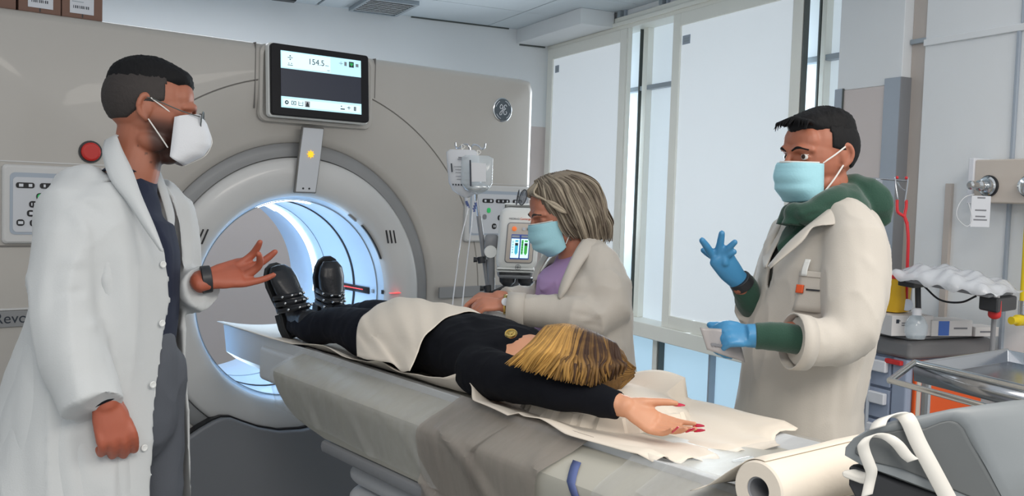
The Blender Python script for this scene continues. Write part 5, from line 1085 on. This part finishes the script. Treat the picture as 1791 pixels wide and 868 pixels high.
# ---- contrast injector on its stand
IR, IF = RX.copy(), FH.copy()
def ij(x, y, z, o=Vector((0.538,-0.650,1.339))):   # right, away, up from the middle of the front
    t = radians(-3); return o+IR*(x*cos(t)-z*sin(t)*-1*-1)+IF*(y+.10*z)+Vector((0,0,z*cos(t)))+IR*0
inj = thing('contrast_injector', 'white contrast injector with small colour touch screen behind the grey-haired person', 'injector', (ij(0,.05,0).x, ij(0,.05,0).y, 0))
def ibox(name, mat, par, w0, w1, z0, z1, y0, y1, r=.02, bev=.006, n=5):
    def ring(e, y): return [ij(x, y, z) for x, _, z in rr(w0+e, w1-e, z0+e, z1-e, r, 0, n)]
    return G().loft([ring(bev*1.2, y0), ring(0, y0+bev*1.6), ring(0, y1-bev), ring(bev, y1)]).obj(name, mat, par, bevel=0, ang=50)
hd = ibox('injector_head', 'white_plastic', inj, -.068, .078, -.085, .135, 0, .15, .03, .010)
ibox('top_cap', 'white_plastic', hd, -.060, .070, .125, .150, .02, .14, .012, .006)
ibox('screen_bezel', 'grey_plastic', hd, -.038, .062, -.062, .082, -.004, .006, .012, .002); ibox('bezel_face', 'panel_beige', hd, -.035, .059, -.059, .079, -.006, 0, .010, .001)
scn = ibox('touch_screen', 'screen_blue', hd, -.020, .047, -.048, .040, -.0075, -.004, .002, .0005)
def irect(name, mat, x0, x1, z0, z1, y=-.0085): return G().prism([ij(x0,y,z0), ij(x1,y,z0), ij(x1,y,z1), ij(x0,y,z1)], IF*.001).obj(name, mat, scn, smooth=False)
for o_, m_ in ((-.018, 'syr_cyan'), (.0155, 'syr_green')):
    irect('screen_header', 'guard_blue', o_, o_+.027, .029, .037); irect('screen_field', 'screen_pale', o_-.0005, o_+.0285, -.043, .025)
    irect('level_bar', 'syr_green' if m_ == 'syr_green' else 'screen_cyan', o_+.002, o_+.009, -.030, .021, -.0095); irect('syringe_level', m_, o_+.013, o_+.024, -.025, .004, -.0095)
    irect('plunger', 'ink', o_+.013, o_+.024, .001, .010, -.0100); irect('level_value', m_, o_+.013, o_+.024, .014, .020, -.0095)
    for k in range(5): irect('scale_line', 'ink', o_+.0025, o_+.0085, -.024+k*.009, -.0225+k*.009, -.0100)
    g = G(); g.prism([ij(o_+.013,-.0095,-.025), ij(o_+.024,-.0095,-.025), ij(o_+.0185,-.0095,-.033)], IF*.001); g.obj('syringe_tip', m_, scn, smooth=False)
for x, m_ in ((-.012,'orange_lamp'), (.022,'label'), (.040,'dark_plastic')): G().lathe([(.0085,0),(.0085,.003),(.006,.004)] if m_ == 'orange_lamp' else [(.006,0),(.006,.003)], ij(x,-.006,.060), -IF, 16).obj('front_button', m_, hd)
text('injector_lettering', 'MEDRAD', .0095, 'grey_plastic', hd, ij(-.034,-.0015,.092), IR, (0,0,1)); text('injector_lettering', 'Centargo', .0105, 'cart_orange', hd, ij(.006,-.0015,.092), IR, (0,0,1))
lg_ = G(); lg_.tube([ij(.012+.009*cos(2*pi*k/20),-.0008,-.076+.009*sin(2*pi*k/20)) for k in range(21)], .0006, 5); lg_.tube([ij(.012,-.001,-.083), ij(.012,-.001,-.069)], .0008, 5); lg_.tube([ij(.005,-.001,-.076), ij(.019,-.001,-.076)], .0008, 5); lg_.obj('round_emblem', 'ink', hd)
lb = ibox('lower_housing', 'grey_plastic', inj, -.060, .066, -.118, -.080, .006, .14, .018, .006)
ibox('lower_lip', 'white_plastic', lb, -.064, .072, -.096, -.078, .002, .146, .008, .003)
for x in (-.022, .045):
    G().lathe([(.030,0),(.028,-.018),(.016,-.030),(.014,-.034)], ij(x,.05,-.116), (0,0,1), 20).obj('syringe_head', 'dark_plastic', lb); G().lathe([(.013,-.034),(.013,-.10),(.006,-.115)], ij(x,.05,-.116), (0,0,1), 16).obj('syringe_barrel', 'bag_clear', lb)
G().tube(crv([ij(-.03,.04,-.15), ij(-.06,.04,-.165), ij(-.085,.05,-.18), ij(-.095,.06,-.21)], 6), .005, 8).obj('cable', 'dark_plastic', inj)
pc = ij(0,.10,-.10); G().tube([pc, Vector((pc.x,pc.y,.10))], .022, 16).obj('column', 'grey_plastic', inj)
for k in range(5):
    a = 2*pi*k/5+.3; e = Vector((pc.x+.24*cos(a), pc.y+.24*sin(a), .07)); ft = G().tube([Vector((pc.x,pc.y,.10)), e], [.02,.014], 10).obj('foot', 'grey_plastic', inj)
    G().lathe([(.022,-.01),(.028,-.004),(.028,.004),(.022,.01)], e-Vector((0,0,.042)), (cos(a+1.57),sin(a+1.57),0), 16).obj('castor', 'dark_plastic', ft)
ibox('side_clamp', 'grey_plastic', inj, -.115, -.068, -.02, .035, .03, .09, .012, .004)
# ---- infusion pole with two bags
ivb = Vector((0.499,-0.554,1.148)); ivt = Vector((0.449,-0.478,1.676)); dv = (ivt-ivb).normalized()
iv = thing('infusion_pole', 'slim metal infusion pole with double hook beside the white injector', 'infusion pole', (ivb.x,ivb.y,0))
G().tube([Vector((ivb.x+.02,ivb.y,.04)), ivb, ivb+(ivt-ivb)*.55], [.009,.009,.009], 12).obj('lower_tube', 'grey_plastic', iv)
G().tube([ivb, ivt, ivt+dv*.01], [.0055,.0055,.0055], 10).obj('pole', 'steel', iv)
for k in (-1, 1): G().tube(crv([ivt, ivt+RX*(k*.010)+Vector((0,0,.018)), ivt+RX*(k*.028)+Vector((0,0,.016)), ivt+RX*(k*.042)+Vector((0,0,.004)), ivt+RX*(k*.052)+Vector((0,0,.010)), ivt+RX*(k*.054)+Vector((0,0,.024))], 5), .0030, 8).obj('hook', 'steel', iv)
for px_c in ((0.466,-0.543,1.282), (0.483,-0.564,1.180)): G().lathe([(.014,-.012),(.014,.012)], px_c, dv, 14).obj('pole_clamp', 'dark_plastic', iv, bevel=.002); G().lathe([(.008,0),(.010,.014)], Vector(px_c)-RX*.014, -RX, 10).obj('clamp_knob', 'dark_plastic', iv)
ar_ = Vector((0.492,-0.562,1.313)); G().lathe([(.022,-.014),(.024,0),(.022,.014)], ar_, FH, 20).obj('swivel', 'white_plastic', iv); G().tube([ar_, ivb+(ivt-ivb)*.05+RX*.01], .014, 12).obj('arm', 'grey_plastic', iv)
for k in range(4):
    e = Vector((ivb.x+.02+.2*cos(k*pi/2+.6), ivb.y+.2*sin(k*pi/2+.6), .02)); G().tube([Vector((ivb.x+.02,ivb.y,.05)), e], [.012,.010], 8).obj('foot', 'grey_plastic', iv)
def bag(name, lab, mat, top, bot, w, group=None, printed=True, liquid=False):
    top, bot = Vector(top), Vector(bot); ax_ = (bot-top); L_ = ax_.length; a_ = ax_.normalized(); rs_ = []
    for t, ww, dd in ((0,.75,.006),(.06,1,.010),(.30,1,.020),(.70,1,.024),(.86,.80,.020),(.95,.42,.012),(1,.16,.008)): rs_.append([top+a_*(t*L_)+RX*(w*ww*cos(2*pi*j/24))+FH*(dd*sin(2*pi*j/24)) for j in range(24)])
    b = G().loft(rs_).obj(name, mat, ang=60); tag(b, lab, 'infusion bag')
    if printed:
        P = lambda x, t: top+a_*(t*L_)+RX*(x*w)-FH*.026
        for t, x0, x1, h in ((.16,-.25,.35,.010),(.20,-.3,.2,.006),(.28,-.1,.5,.004),(.36,-.55,.3,.003),(.42,-.5,.2,.003),(.48,-.5,.35,.003),(.56,-.5,.1,.003),(.62,-.45,.3,.003)):
            G().prism([P(x0,t), P(x1,t), P(x1,t+h/L_*.5), P(x0,t+h/L_*.5)], FH*.001).obj('print_line', 'packet_print', b)
        G().prism([P(-.75,.30), P(-.66,.30), P(-.66,.48), P(-.75,.48)], FH*.001).obj('print_line', 'ink', b)
        for k in range(9): G().prism([P(-.75+k*.17,.72), P(-.66+k*.17,.72), P(-.66+k*.17,.755), P(-.75+k*.17,.755)], FH*.001).obj('volume_mark', 'ink', b)
    q = G(); q.tube([bot, bot+a_*.022], [.006,.004], 10); q.obj('bag_port', 'label' if not liquid else 'chrome', b)
    q = G(); q.tube(crv([top, top-a_*.012+RX*.012, top-a_*.018, top], 5), .0015, 6); q.obj('bag_loop', 'elastic', b)
    return b
b1 = bag('infusion_bag', 'milky printed infusion bag hanging on the left hook of the pole', 'bag_white', (0.409,-0.484,1.674), (0.419,-0.503,1.503), .058)
b2 = bag('infusion_bag', 'clear fluid bottle hanging on the right hook of the pole', 'bag_clear', (0.427,-0.552,1.653), (0.423,-0.558,1.516), .056, printed=False, liquid=True)
q = G(); q.prism([Vector((0.390,-0.560,1.627)), Vector((0.434,-0.595,1.625)), Vector((0.433,-0.599,1.561)), Vector((0.393,-0.566,1.559))], FH*.001); q.obj('bottle_label', 'bag_white', b2)
q = G(); q.prism([Vector((0.388,-0.559,1.635)), Vector((0.392,-0.563,1.635)), Vector((0.393,-0.570,1.543)), Vector((0.388,-0.566,1.543))], FH*.001); q.obj('label_edge', 'ink', b2)
G().ball(Vector((0.425,-0.557,1.540)), (.045,.018,.018), 16, frame(FH)).obj('fluid', 'chrome', b2)
for nm, pts in (('tube near the bags', [(0.413,-0.512,1.495), (0.417,-0.518,1.462), (0.374,-0.541,1.354), (0.314,-0.603,1.239), (0.259,-0.667,1.169), (0.233,-0.699,1.135)]), ('second', [(0.428,-0.550,1.492), (0.418,-0.545,1.451), (0.390,-0.578,1.395), (0.345,-0.624,1.299), (0.288,-0.687,1.208), (0.211,-0.784,1.149)])):
    tb_ = G().tube(crv(pts, 8), .0022, 8).obj('infusion_tube', 'bag_white', ang=180)
    tag(tb_, 'thin clear infusion tube running down '+('left of its twin from the milky bag' if nm[0] == 't' else 'from the clear bottle, nearer the pole'), 'tube')
    for k in range(3): G().lathe([(.0045,0),(.0045,.014)], crv(pts, 8)[1+k*2], (.3,0,-1), 8).obj('blue_clip', 'navy_strap', tb_)
cp = G(); cp.loft(capsule([(0.155,-0.945,1.138), (0.186,-0.997,1.125), (0.223,-1.053,1.120)], [(.030,.010),(.036,.013),(.022,.008)], 16, up=FH)); cpo = cp.obj('clear_pouch', 'bag_clear', ang=180); tag(cpo, 'clear plastic pouch between the bent hands and the dark top of the patient', 'pouch')
# ---- paper packet held in the lower glove
pk_pts = [(0.122,-1.829,1.223), (0.159,-1.845,1.224), (0.216,-1.868,1.186), (0.226,-1.879,1.142), (0.179,-1.866,1.152), (0.130,-1.845,1.173)]
rows = []
for i in range(9):
    f = i/8; a = Vector((0.115,-1.835,1.224)).lerp(Vector((0.127,-1.849,1.174)), f); b_ = Vector((0.222,-1.859,1.214)).lerp(Vector((0.235,-1.874,1.140)), f); rows.append([a.lerp(b_, j/12)-FH*(.003*sin(j*.8+f*3)) for j in range(13)])
pkt = G().grid(rows).obj('sterile_packet', 'pouch', thick=.002); tag(pkt, 'small grey sterile packet held in the lower blue glove', 'packet')
for k in range(3): c0 = rows[5][2+k]-FH*.002; G().prism([c0, c0+RX*.012, c0+RX*.012-Vector((0,0,.006)), c0-Vector((0,0,.006))], -FH*.001).obj('packet_mark', 'packet_print', pkt)
wr_ = G(); rs = random.Random(8); c0 = Vector((-0.087,-2.120,1.014)); wr_.loft(capsule([c0-RX*.02, c0+Vector((0,0,.004)), c0+RX*.016+Vector((0,0,.006)), c0+RX*.024], [(.003,.002),(.007,.004),(.009,.005),(.004,.003)], 10)); wro = wr_.obj('crumpled_wrapper', 'bag_clear', ang=180); tag(wro, 'tiny crumpled clear wrapper on the film between paper sheet and paper roll', 'wrapper')
# ================================================================ EMERGENCY CART AT THE RIGHT
def toRW(p): d = Vector(p)-CR; return d.dot(BS), d.dot(BO)
cs, co = toRW((1.616,-1.547,0.995)); ct = thing('emergency_cart', 'grey-topped emergency cart with blue-grey drawers and an orange side panel', 'cart', RW(cs-.25, co-.22, 0))
def cb_(name, mat, par, s0, s1, o0, o1, z0, z1, bev=.004): return rbox(G(), cs+s0, cs+s1, co+o0, co+o1, z0, z1).obj(name, mat, par, bevel=bev)
cb_('cart_body', 'cart_blue', ct, -.52, -.012, -.40, -.012, .12, .985)
tp_ = cb_('cart_top', 'cart_grey', ct, -.55, .012, -.425, .012, .980, 1.045, .016); cb_('top_tray', 'cart_grey', ct, -.53, -.01, -.41, -.01, 1.045, 1.060, .008)
for k in range(5):
    z1 = .972-.118*k; dr = cb_('drawer', 'cart_blue', ct, -.50, -.075, -.012, .004, z1-.108, z1, .003)
    cb_('drawer_handle', 'handle_white', dr, -.44, -.082, .004, .024, z1-.055, z1-.012, .005); cb_('handle_mark', 'frame_grey', dr, -.30, -.295, .024, .0245, z1-.045, z1-.022, 0)
cb_('corner_post', 'cart_blue', ct, -.070, -.004, -.03, .002, .12, .98, .008)
cb_('orange_panel', 'cart_orange', ct, -.012, .006, -.385, -.035, .14, .975, .006); cb_('panel_edge', 'panel_beige', ct, -.012, .010, -.060, -.040, .14, .96, .004)
cb_('red_lock', 'bin_red', ct, -.09, -.02, .002, .020, .955, .972, .003)
for s_, o_ in ((-.48,-.35),(-.48,-.05),(-.06,-.35),(-.06,-.05)): 
    w_ = G().lathe([(.035,-.014),(.05,-.006),(.05,.006),(.035,.014)], RW(cs+s_, co+o_, .05), BO, 18).obj('castor', 'dark_plastic', ct); rbox(G(), cs+s_-.02, cs+s_+.02, co+o_-.02, co+o_+.02, .05, .13).obj('castor_fork', 'grey_plastic', ct)
# things on the cart
def on(px): return px
sb = Vector((1.692,-1.443,1.151)); sb.z = 1.075
bn_ = thing('sharps_bin', 'yellow sharps bin with red rim standing on a carton on the cart', 'bin', sb)
G().loft([[(p[0]+sb.x, p[1]+sb.y, z) for p, in [((x_, y_),) for x_, _, y_ in rr(-w, w, -w*.8, w*.8, .02, 0)]] for z, w in ((1.078,.046),(1.20,.054),(1.203,.05))]).obj('bin_body', 'bin_yellow', bn_, ang=40)
G().loft([[(x_+sb.x, y_+sb.y, z) for x_, _, y_ in rr(-w, w, -w*.82, w*.82, .02, 0)] for z, w in ((1.200,.057),(1.212,.058),(1.216,.050))]).obj('bin_rim', 'bin_red', bn_, ang=40)
def carton2(nm, lab, mat, c, hx, hy, z0, z1, ax=None, grp=None):
    ax = Vector(ax or (.9,-.43,0)).normalized(); ay = Vector((0,0,1)).cross(ax); c = Vector(c); c.z = (z0+z1)/2
    o = G().obox(c, ax*hx, ay*hy, Vector((0,0,(z1-z0)/2))).obj(nm, mat, bevel=.002); tag(o, lab, 'box', grp); return o, c, ax, ay
o, c, ax, ay = carton2('supply_box', 'white printed box under the yellow sharps bin on the cart', 'carton_white', (1.675,-1.483,1.119), .085, .06, 1.001, 1.074)
for k, (a, l_) in enumerate(((-.055,.004),(-.045,.05),(-.045,.03))): G().obox(c+ax*(a+l_/2)-ay*.0605+Vector((0,0,.018-.008*k)), ax*(l_/2), ay*.0005, Vector((0,0,.002))).obj('print_line', 'packet_print', o)
G().obox(c-ax*.062-ay*.0605+Vector((0,0,.016)), ax*.006, ay*.0006, Vector((0,0,.007))).obj('print_mark', 'ink', o)
o, c, ax, ay = carton2('supply_box', 'white and blue box in the middle of the cart top behind the clear jar', 'carton_white', (1.810,-1.567,1.122), .085, .05, 1.001, 1.058)
G().obox(c-ax*.035-ay*.0505, ax*.022, ay*.0006, Vector((0,0,.026))).obj('blue_panel', 'carton_blue', o); G().obox(c+ax*.035-ay*.0505, ax*.028, ay*.0006, Vector((0,0,.003))).obj('print_line', 'packet_print', o)
o, c, ax, ay = carton2('supply_box', 'low pale box at the right rear of the cart top', 'carton_white', (1.931,-1.640,1.115), .05, .045, 1.001, 1.035)
G().obox(c-ay*.0455, ax*.03, ay*.0006, Vector((0,0,.003))).obj('print_line', 'packet_print', o)
jc = Vector((1.597,-1.577,1.082)); jc.z = 1.001
jr = thing('clear_jar', 'round clear plastic jar with white cap at the front of the cart top', 'jar', jc)
G().lathe([(.030,.001),(.038,.02),(.038,.05),(.026,.075),(.014,.085)], jc, (0,0,1), 24).obj('jar_body', 'glass_jar', jr); G().lathe([(.016,.083),(.016,.103),(.012,.107)], jc, (0,0,1), 20).obj('cap', 'handle_white', jr)
for o in list(S.objects):
    if o.parent is None and o.name.split('.')[0] in ('sharps_bin', 'supply_box', 'clear_jar'): o.location.z += .060
# defibrillator shelf with film-wrapped tray on a bent black arm
sh0 = Vector((1.643,-1.551,1.267)); sh1 = Vector((1.665,-1.829,1.237)); az_ = (sh1-sh0).normalized(); ay_ = Vector((0,0,1)).cross(az_).normalized()
st = thing('instrument_shelf', 'tilted grey shelf on black arms above the cart top', 'shelf', Vector((sh0.x,sh0.y,1.0)))
L_ = (sh1-sh0).length
G().obox((sh0+sh1)/2+ay_*.0, az_*(L_/2), ay_*.11, Vector((0,0,.006))).obj('shelf_board', 'grey_plastic', st, bevel=.004)
G().obox(sh0+Vector((0,0,-.014)), az_*.028, ay_*.10, Vector((0,0,.010))).obj('shelf_end', 'dark_plastic', st, bevel=.003); G().obox(sh1+Vector((0,0,-.028))-az_*.01, az_*.03, ay_*.09, Vector((0,0,.024))).obj('shelf_end', 'dark_plastic', st, bevel=.006)
G().tube(crv([sh0+Vector((0,0,-.02)), sh0+az_*.005+Vector((0,0,-.09)), sh0+az_*.01+Vector((0,0,-.145))], 5), .010, 10).obj('arm', 'dark_plastic', st)
G().tube(crv([sh0+az_*.02+Vector((0,0,-.02)), sh0+az_*.08+Vector((0,0,-.058)), sh0+az_*.15+Vector((0,0,-.052)), sh0+az_*.20+Vector((0,0,-.02))], 6), .0035, 8).obj('cable', 'dark_plastic', st)
G().tube([sh1-az_*.02+Vector((0,0,-.04)), Vector((sh1.x,sh1.y,0))+ -az_*.02+Vector((0,0,1.0))], .008, 10).obj('arm', 'grey_plastic', st)
rs = random.Random(3); rows = []
for i in range(15):
    row = []
    for j in range(41):
        u, v = j/40, i/14; p = sh0.lerp(sh1, -.18+1.28*u)+ay_*(-.13+.25*v); h = .010+.050*sin(pi*min(1,max(0,v)))**.6*sin(pi*min(1,max(.0,u)))**.4
        h += .006*sin(u*23+v*9)+.003*sin(u*47-v*15)+.004*sin(v*17+u*9); row.append(p+Vector((0,0,max(.008,h)-(.02 if i in (0,14) else 0)*sin(u*13)**2)))
    rows.append(row)
pf = G().grid(rows).obj('plastic_wrap', 'plastic_film', ang=60, thick=.0015); tag(pf, 'crinkled clear plastic wrap heaped on the tilted shelf', 'plastic wrap')
pad = G().obox((sh0+sh1)/2+Vector((0,0,.022)), az_*(L_*.40), ay_*.07, Vector((0,0,.012))).obj('white_tray', 'handle_white', bevel=.006); tag(pad, 'white tray inside the crinkled plastic wrap on the shelf', 'tray')
rdp = Vector((1.608,-1.834,1.232)); rd = thing('red_holder', 'small red plastic holder hanging below the right end of the tilted shelf', 'holder', rdp)
G().loft(capsule([rdp+Vector((0,0,-.012)), rdp+Vector((0,0,-.058))], [(.020,.014),(.021,.015)], 16)).obj('holder_body', 'bin_red', rd); G().obox(rdp+Vector((0,0,.0)), RX*.010, FH*.010, Vector((0,0,.012))).obj('holder_clip', 'carton_white', rd, bevel=.002)
# infusion hook bar with stethoscope
hb0, hb1 = Vector((1.576,-1.319,1.618)), Vector((1.675,-1.477,1.614)); hk = thing('hook_stand', 'thin steel hook bar on a flat upright behind the emergency cart', 'stand', Vector((hb0.x,hb0.y,0)))
hm = Vector((1.631,-1.389,1.616)); G().tube(crv([hb0+Vector((0,0,-.012)), hb0, hb0+RX*.01+Vector((0,0,.004)), hm+Vector((0,0,.004)), hb1], 5), .003, 8).obj('hook_bar', 'steel', hk)
G().loft([[hm+RX*(x*w)+FH*(y*.004)+Vector((0,0,z)) for x, y in ((-1,-1),(1,-1),(1,1),(-1,1))] for z, w in ((.004,.013),(-.05,.013),(-.075,.007),(-.11,.0065),(-2.0+.24,.0065))]).obj('upright', 'steel', hk, bevel=.001)
G().lathe([(.16,0),(.16,.02),(.03,.045)], (hm.x,hm.y,0), (0,0,1), 24).obj('stand_base', 'grey_plastic', hk)
ss = thing('stethoscope', 'red stethoscope hanging from the hook bar by its metal ear tubes', 'stethoscope', hb1)
for k in (-1, 1):
    pts = [(Vector((1.648,-1.467,1.625))+RX*(k*0.0226)), (Vector((1.643,-1.471,1.596))+RX*(k*0.0205)), (Vector((1.638,-1.476,1.555))+RX*(k*0.0144)), (Vector((1.638,-1.477,1.541))+RX*(k*0.0123))]
    et = G().tube(crv([pts[0]+RX*(-k*.004)+Vector((0,0,-.002))]+pts, 5), .0028, 8).obj('ear_tube', 'steel', ss); G().ball(pts[0]+RX*(-k*.006), .006, 10).obj('ear_tip', 'red_tube', et)
    G().tube(crv([(Vector((1.638,-1.477,1.545))+RX*(k*0.0164)), (Vector((1.638,-1.478,1.520))+RX*(k*0.0164)), (Vector((1.638,-1.479,1.500))+RX*(k*0.0123)), Vector((1.646,-1.487,1.484)), Vector((1.652,-1.494,1.459))], 6), .0055, 10).obj('red_tubing', 'red_tube', ss)
G().tube(crv([(1.652,-1.493,1.468), (1.655,-1.500,1.402), (1.671,-1.494,1.299), (1.706,-1.479,1.171)], 6), .0058, 10).obj('red_tubing', 'red_tube', ss); G().lathe([(.018,0),(.022,.004),(.022,.010)], Vector((1.705,-1.479,1.165)), -FH, 18).obj('chest_piece', 'steel', ss)
G().tube(crv([(1.632,-1.461,1.610), (1.643,-1.472,1.586), (1.657,-1.484,1.578)], 5), .002, 6).obj('spring', 'steel', ss)
# medical gas unit on the wall
gp = thing('gas_outlet_unit', 'beige wall unit with chrome gas outlets at the right picture edge', 'outlet unit', RW(3.75, .0, 1.6))
def wb_(name, mat, par, s0, s1, o0, o1, z0, z1, bev=.004): return rbox(G(), s0, s1, o0, o1, z0, z1).obj(name, mat, par, bevel=bev)
wb_('unit_box', 'panel_beige', gp, 3.575, 4.45, -.028, .055, 1.545, 1.705, .006); wb_('end_cap', 'handle_white', gp, 3.553, 3.577, -.028, .062, 1.54, 1.712, .004)
for s_ in (3.64, 3.80, 4.0):
    c0 = RW(s_, .055, 1.607); u_ = G().lathe([(.036,0),(.036,.012),(.030,.016),(.030,.026),(.018,.03)], c0, BO, 24).obj('gas_outlet', 'chrome', gp); G().lathe([(.040,-.002),(.040,.006)], c0, BO, 24).obj('outlet_ring', 'dark_plastic', u_)
c0 = RW(3.64, .08, 1.607); G().lathe([(.014,0),(.020,.01),(.020,.03),(.012,.035),(.012,.060),(.016,.062),(.016,.075),(.009,.08)], c0, BO, 18).obj('gas_coupling', 'chrome', gp)
tgc = Vector((1.817,-1.675,1.513)); tg_ = G().obox(tgc, RX*.034, Vector((0,0,.055)), FH*.001).obj('paper_tag', 'label'); tag(tg_, 'printed paper tag hanging below the left gas coupling', 'tag')
for k, (z_, w_) in enumerate(((.048,.014),(.004,.020),(-.018,.018),(-.030,.024))): G().obox(tgc+Vector((0,0,z_))-FH*.0014, RX*w_, Vector((0,0,.0025)), FH*.0004).obj('print_line', 'packet_print', tg_)
tl = G().tube(crv([(1.800,-1.658,1.573), (1.775,-1.638,1.562), (1.756,-1.625,1.531), (1.752,-1.624,1.490), (1.777,-1.647,1.459), (1.793,-1.658,1.482), (1.784,-1.647,1.542)], 8), .0016, 6).obj('loose_tube', 'bag_white', ang=180); tag(tl, 'thin looped clear tube left of the paper tag', 'tube')
wb_('wall_strip', 'paint_tan', gp, 3.385, 3.415, -.04, -.025, 1.05, 1.62, .002)  # slim upright tan strip on the wall
yh = thing('yellow_hose', 'yellow gas hose hanging at the right picture edge', 'hose', RW(3.86, .02, 1.2))
G().tube(crv([RW(3.79,.03,1.54), RW(3.785,.03,1.45), RW(3.782,.025,1.3), RW(3.785,.03,1.15)], 6), .013, 12).obj('hose', 'yellow_hose', yh); G().lathe([(.020,0),(.020,.03),(.014,.035),(.014,.06)], RW(3.785,.03,1.13), BO, 16).obj('hose_connector', 'yellow_hose', yh); G().lathe([(.016,0),(.016,.05)], RW(3.785,.03,1.15), (0,0,1), 14).obj('hose_ferrule', 'chrome', yh)
# ================================================================ STEEL TROLLEY TRAY
ZT = 1.10; tl0, tf, tn_ = Vector((0.832,-1.973,1.100)), Vector((1.343,-1.992,1.100)), Vector((0.698,-2.350,1.100)); tr_ = tn_+(tf-tl0)
ty = thing('steel_trolley', 'stainless steel trolley tray with bent chrome rim above the grey case', 'trolley', Vector((tf.x,tf.y,0)))
P4 = [tl0, tn_, tr_, tf]; cn = sum(P4, Vector())/4
ins_ = lambda e, z: [p+(cn-p).normalized()*e+Vector((0,0,z)) for p in P4]
G().loft([ins_(.0,.0), ins_(.012,.002), ins_(.03,-.030), ins_(.05,-.032)], cap=False).obj('tray_rim', 'steel', ty, bevel=.002, thick=.002)
G().loft([ins_(.03,-.034), ins_(.03,-.031)]).obj('tray_floor', 'steel', ty)
G().loft([ins_(.002,-.045), ins_(-.002,-.004)], cap=False).obj('tray_skirt', 'steel', ty, thick=.003)
rail = [Vector((0.593,-2.037,1.090)), tl0+Vector((0,0,.004))]+[tl0.lerp(tn_, t)+Vector((0,0,.005)) for t in (.25,.6,1)]
G().tube([rail[0], rail[1]], .0085, 12).obj('handle_rail', 'chrome', ty); G().tube(rail[1:], .0085, 12).obj('handle_rail', 'chrome', ty)
G().tube([tl0+Vector((0,0,.002)), tf+Vector((0,0,.002))], .004, 8).obj('handle_rail', 'steel', ty); G().tube([rail[0], rail[0]+(tn_-tl0)*.9], .0075, 12).obj('handle_rail', 'chrome', ty)
for p in (tl0, tn_, tr_, tf): q = p+(cn-p)*.12; G().tube([q+Vector((0,0,-.035)), Vector((q.x,q.y,.06))], .012, 10).obj('leg', 'steel', ty); G().lathe([(.025,-.012),(.035,-.004),(.035,.004),(.025,.012)], (q.x,q.y,.036), (1,.3,0), 16).obj('castor', 'dark_plastic', ty)
# ================================================================ GREY CASE ON THE HEAD END OF THE TABLE
M('case_face', (92,96,98), .6)
FV = (RX*.17+FH*.10)
out_ = [(-0.241,-2.416,1.119), (-0.240,-2.416,1.132), (-0.231,-2.423,1.146), (-0.213,-2.437,1.161), (-0.182,-2.460,1.175), (-0.145,-2.490,1.186), (-0.113,-2.515,1.196), (-0.099,-2.526,1.197), (-0.088,-2.536,1.191), (-0.079,-2.544,1.178), (-0.067,-2.555,1.146), (-0.052,-2.571,1.102), (-0.034,-2.589,1.050), (-0.042,-2.583,1.032), (-0.125,-2.514,1.061), (-0.180,-2.468,1.085), (-0.221,-2.433,1.104)]
out_ = [Vector(p) for p in out_]; cc_ = sum(out_, Vector())/len(out_)
gc = thing('grey_case', 'grey padded support with rounded rim and white straps at the lower right', 'support', Vector((cc_.x,cc_.y,.96)))
rg = lambda e, o: [p+(cc_-p).normalized()*e+FV*o for p in out_]
G().loft([rg(.024,.03), rg(.018,.0), rg(.007,-.01), rg(0,.05), rg(0,.9), rg(.01,1.0)]).obj('padded_shell', 'cushion_rim', gc, ang=70)
G().loft([rg(.022,-.012), rg(.022,.06)]).obj('side_face', 'case_face', gc, bevel=.004)
kb = [Vector((-0.239,-2.419,1.106)), Vector((-0.180,-2.468,1.079)), Vector((-0.097,-2.537,1.051)), Vector((-0.098,-2.540,1.007)), Vector((-0.222,-2.438,1.029)), Vector((-0.240,-2.421,1.072))]
G().prism([p+FV*.05 for p in kb], FV*.8).obj('black_base', 'dark_plastic', gc, bevel=.006)
G().prism([Vector((-0.249,-2.421,1.099)), Vector((-0.223,-2.443,1.088)), Vector((-0.223,-2.444,1.076)), Vector((-0.248,-2.423,1.087))], FV*.2).obj('base_edge', 'strap_white', gc, bevel=.004)
def strap(pts, wd_, name='white_strap'):
    C_ = crv(pts, 7); wd_ = Vector(wd_); return G().grid([[p-wd_, p, p+wd_] for p in C_]).obj(name, 'strap_white', gc, thick=.0025, ang=180)
strap([(-0.227,-2.466,1.172), (-0.211,-2.462,1.180), (-0.190,-2.464,1.185), (-0.167,-2.472,1.185), (-0.170,-2.485,1.178), (-0.167,-2.500,1.148), (-0.159,-2.520,1.111), (-0.145,-2.544,1.062)], RX*.0120+Vector((0,0,.004)))
strap([(-0.184,-2.502,1.123), (-0.192,-2.495,1.131), (-0.203,-2.485,1.148), (-0.214,-2.472,1.158), (-0.234,-2.461,1.159), (-0.247,-2.456,1.149), (-0.246,-2.457,1.136), (-0.241,-2.463,1.117), (-0.238,-2.466,1.105), (-0.240,-2.465,1.089), (-0.248,-2.466,1.070)], RX*.0085+Vector((0,0,.003)))
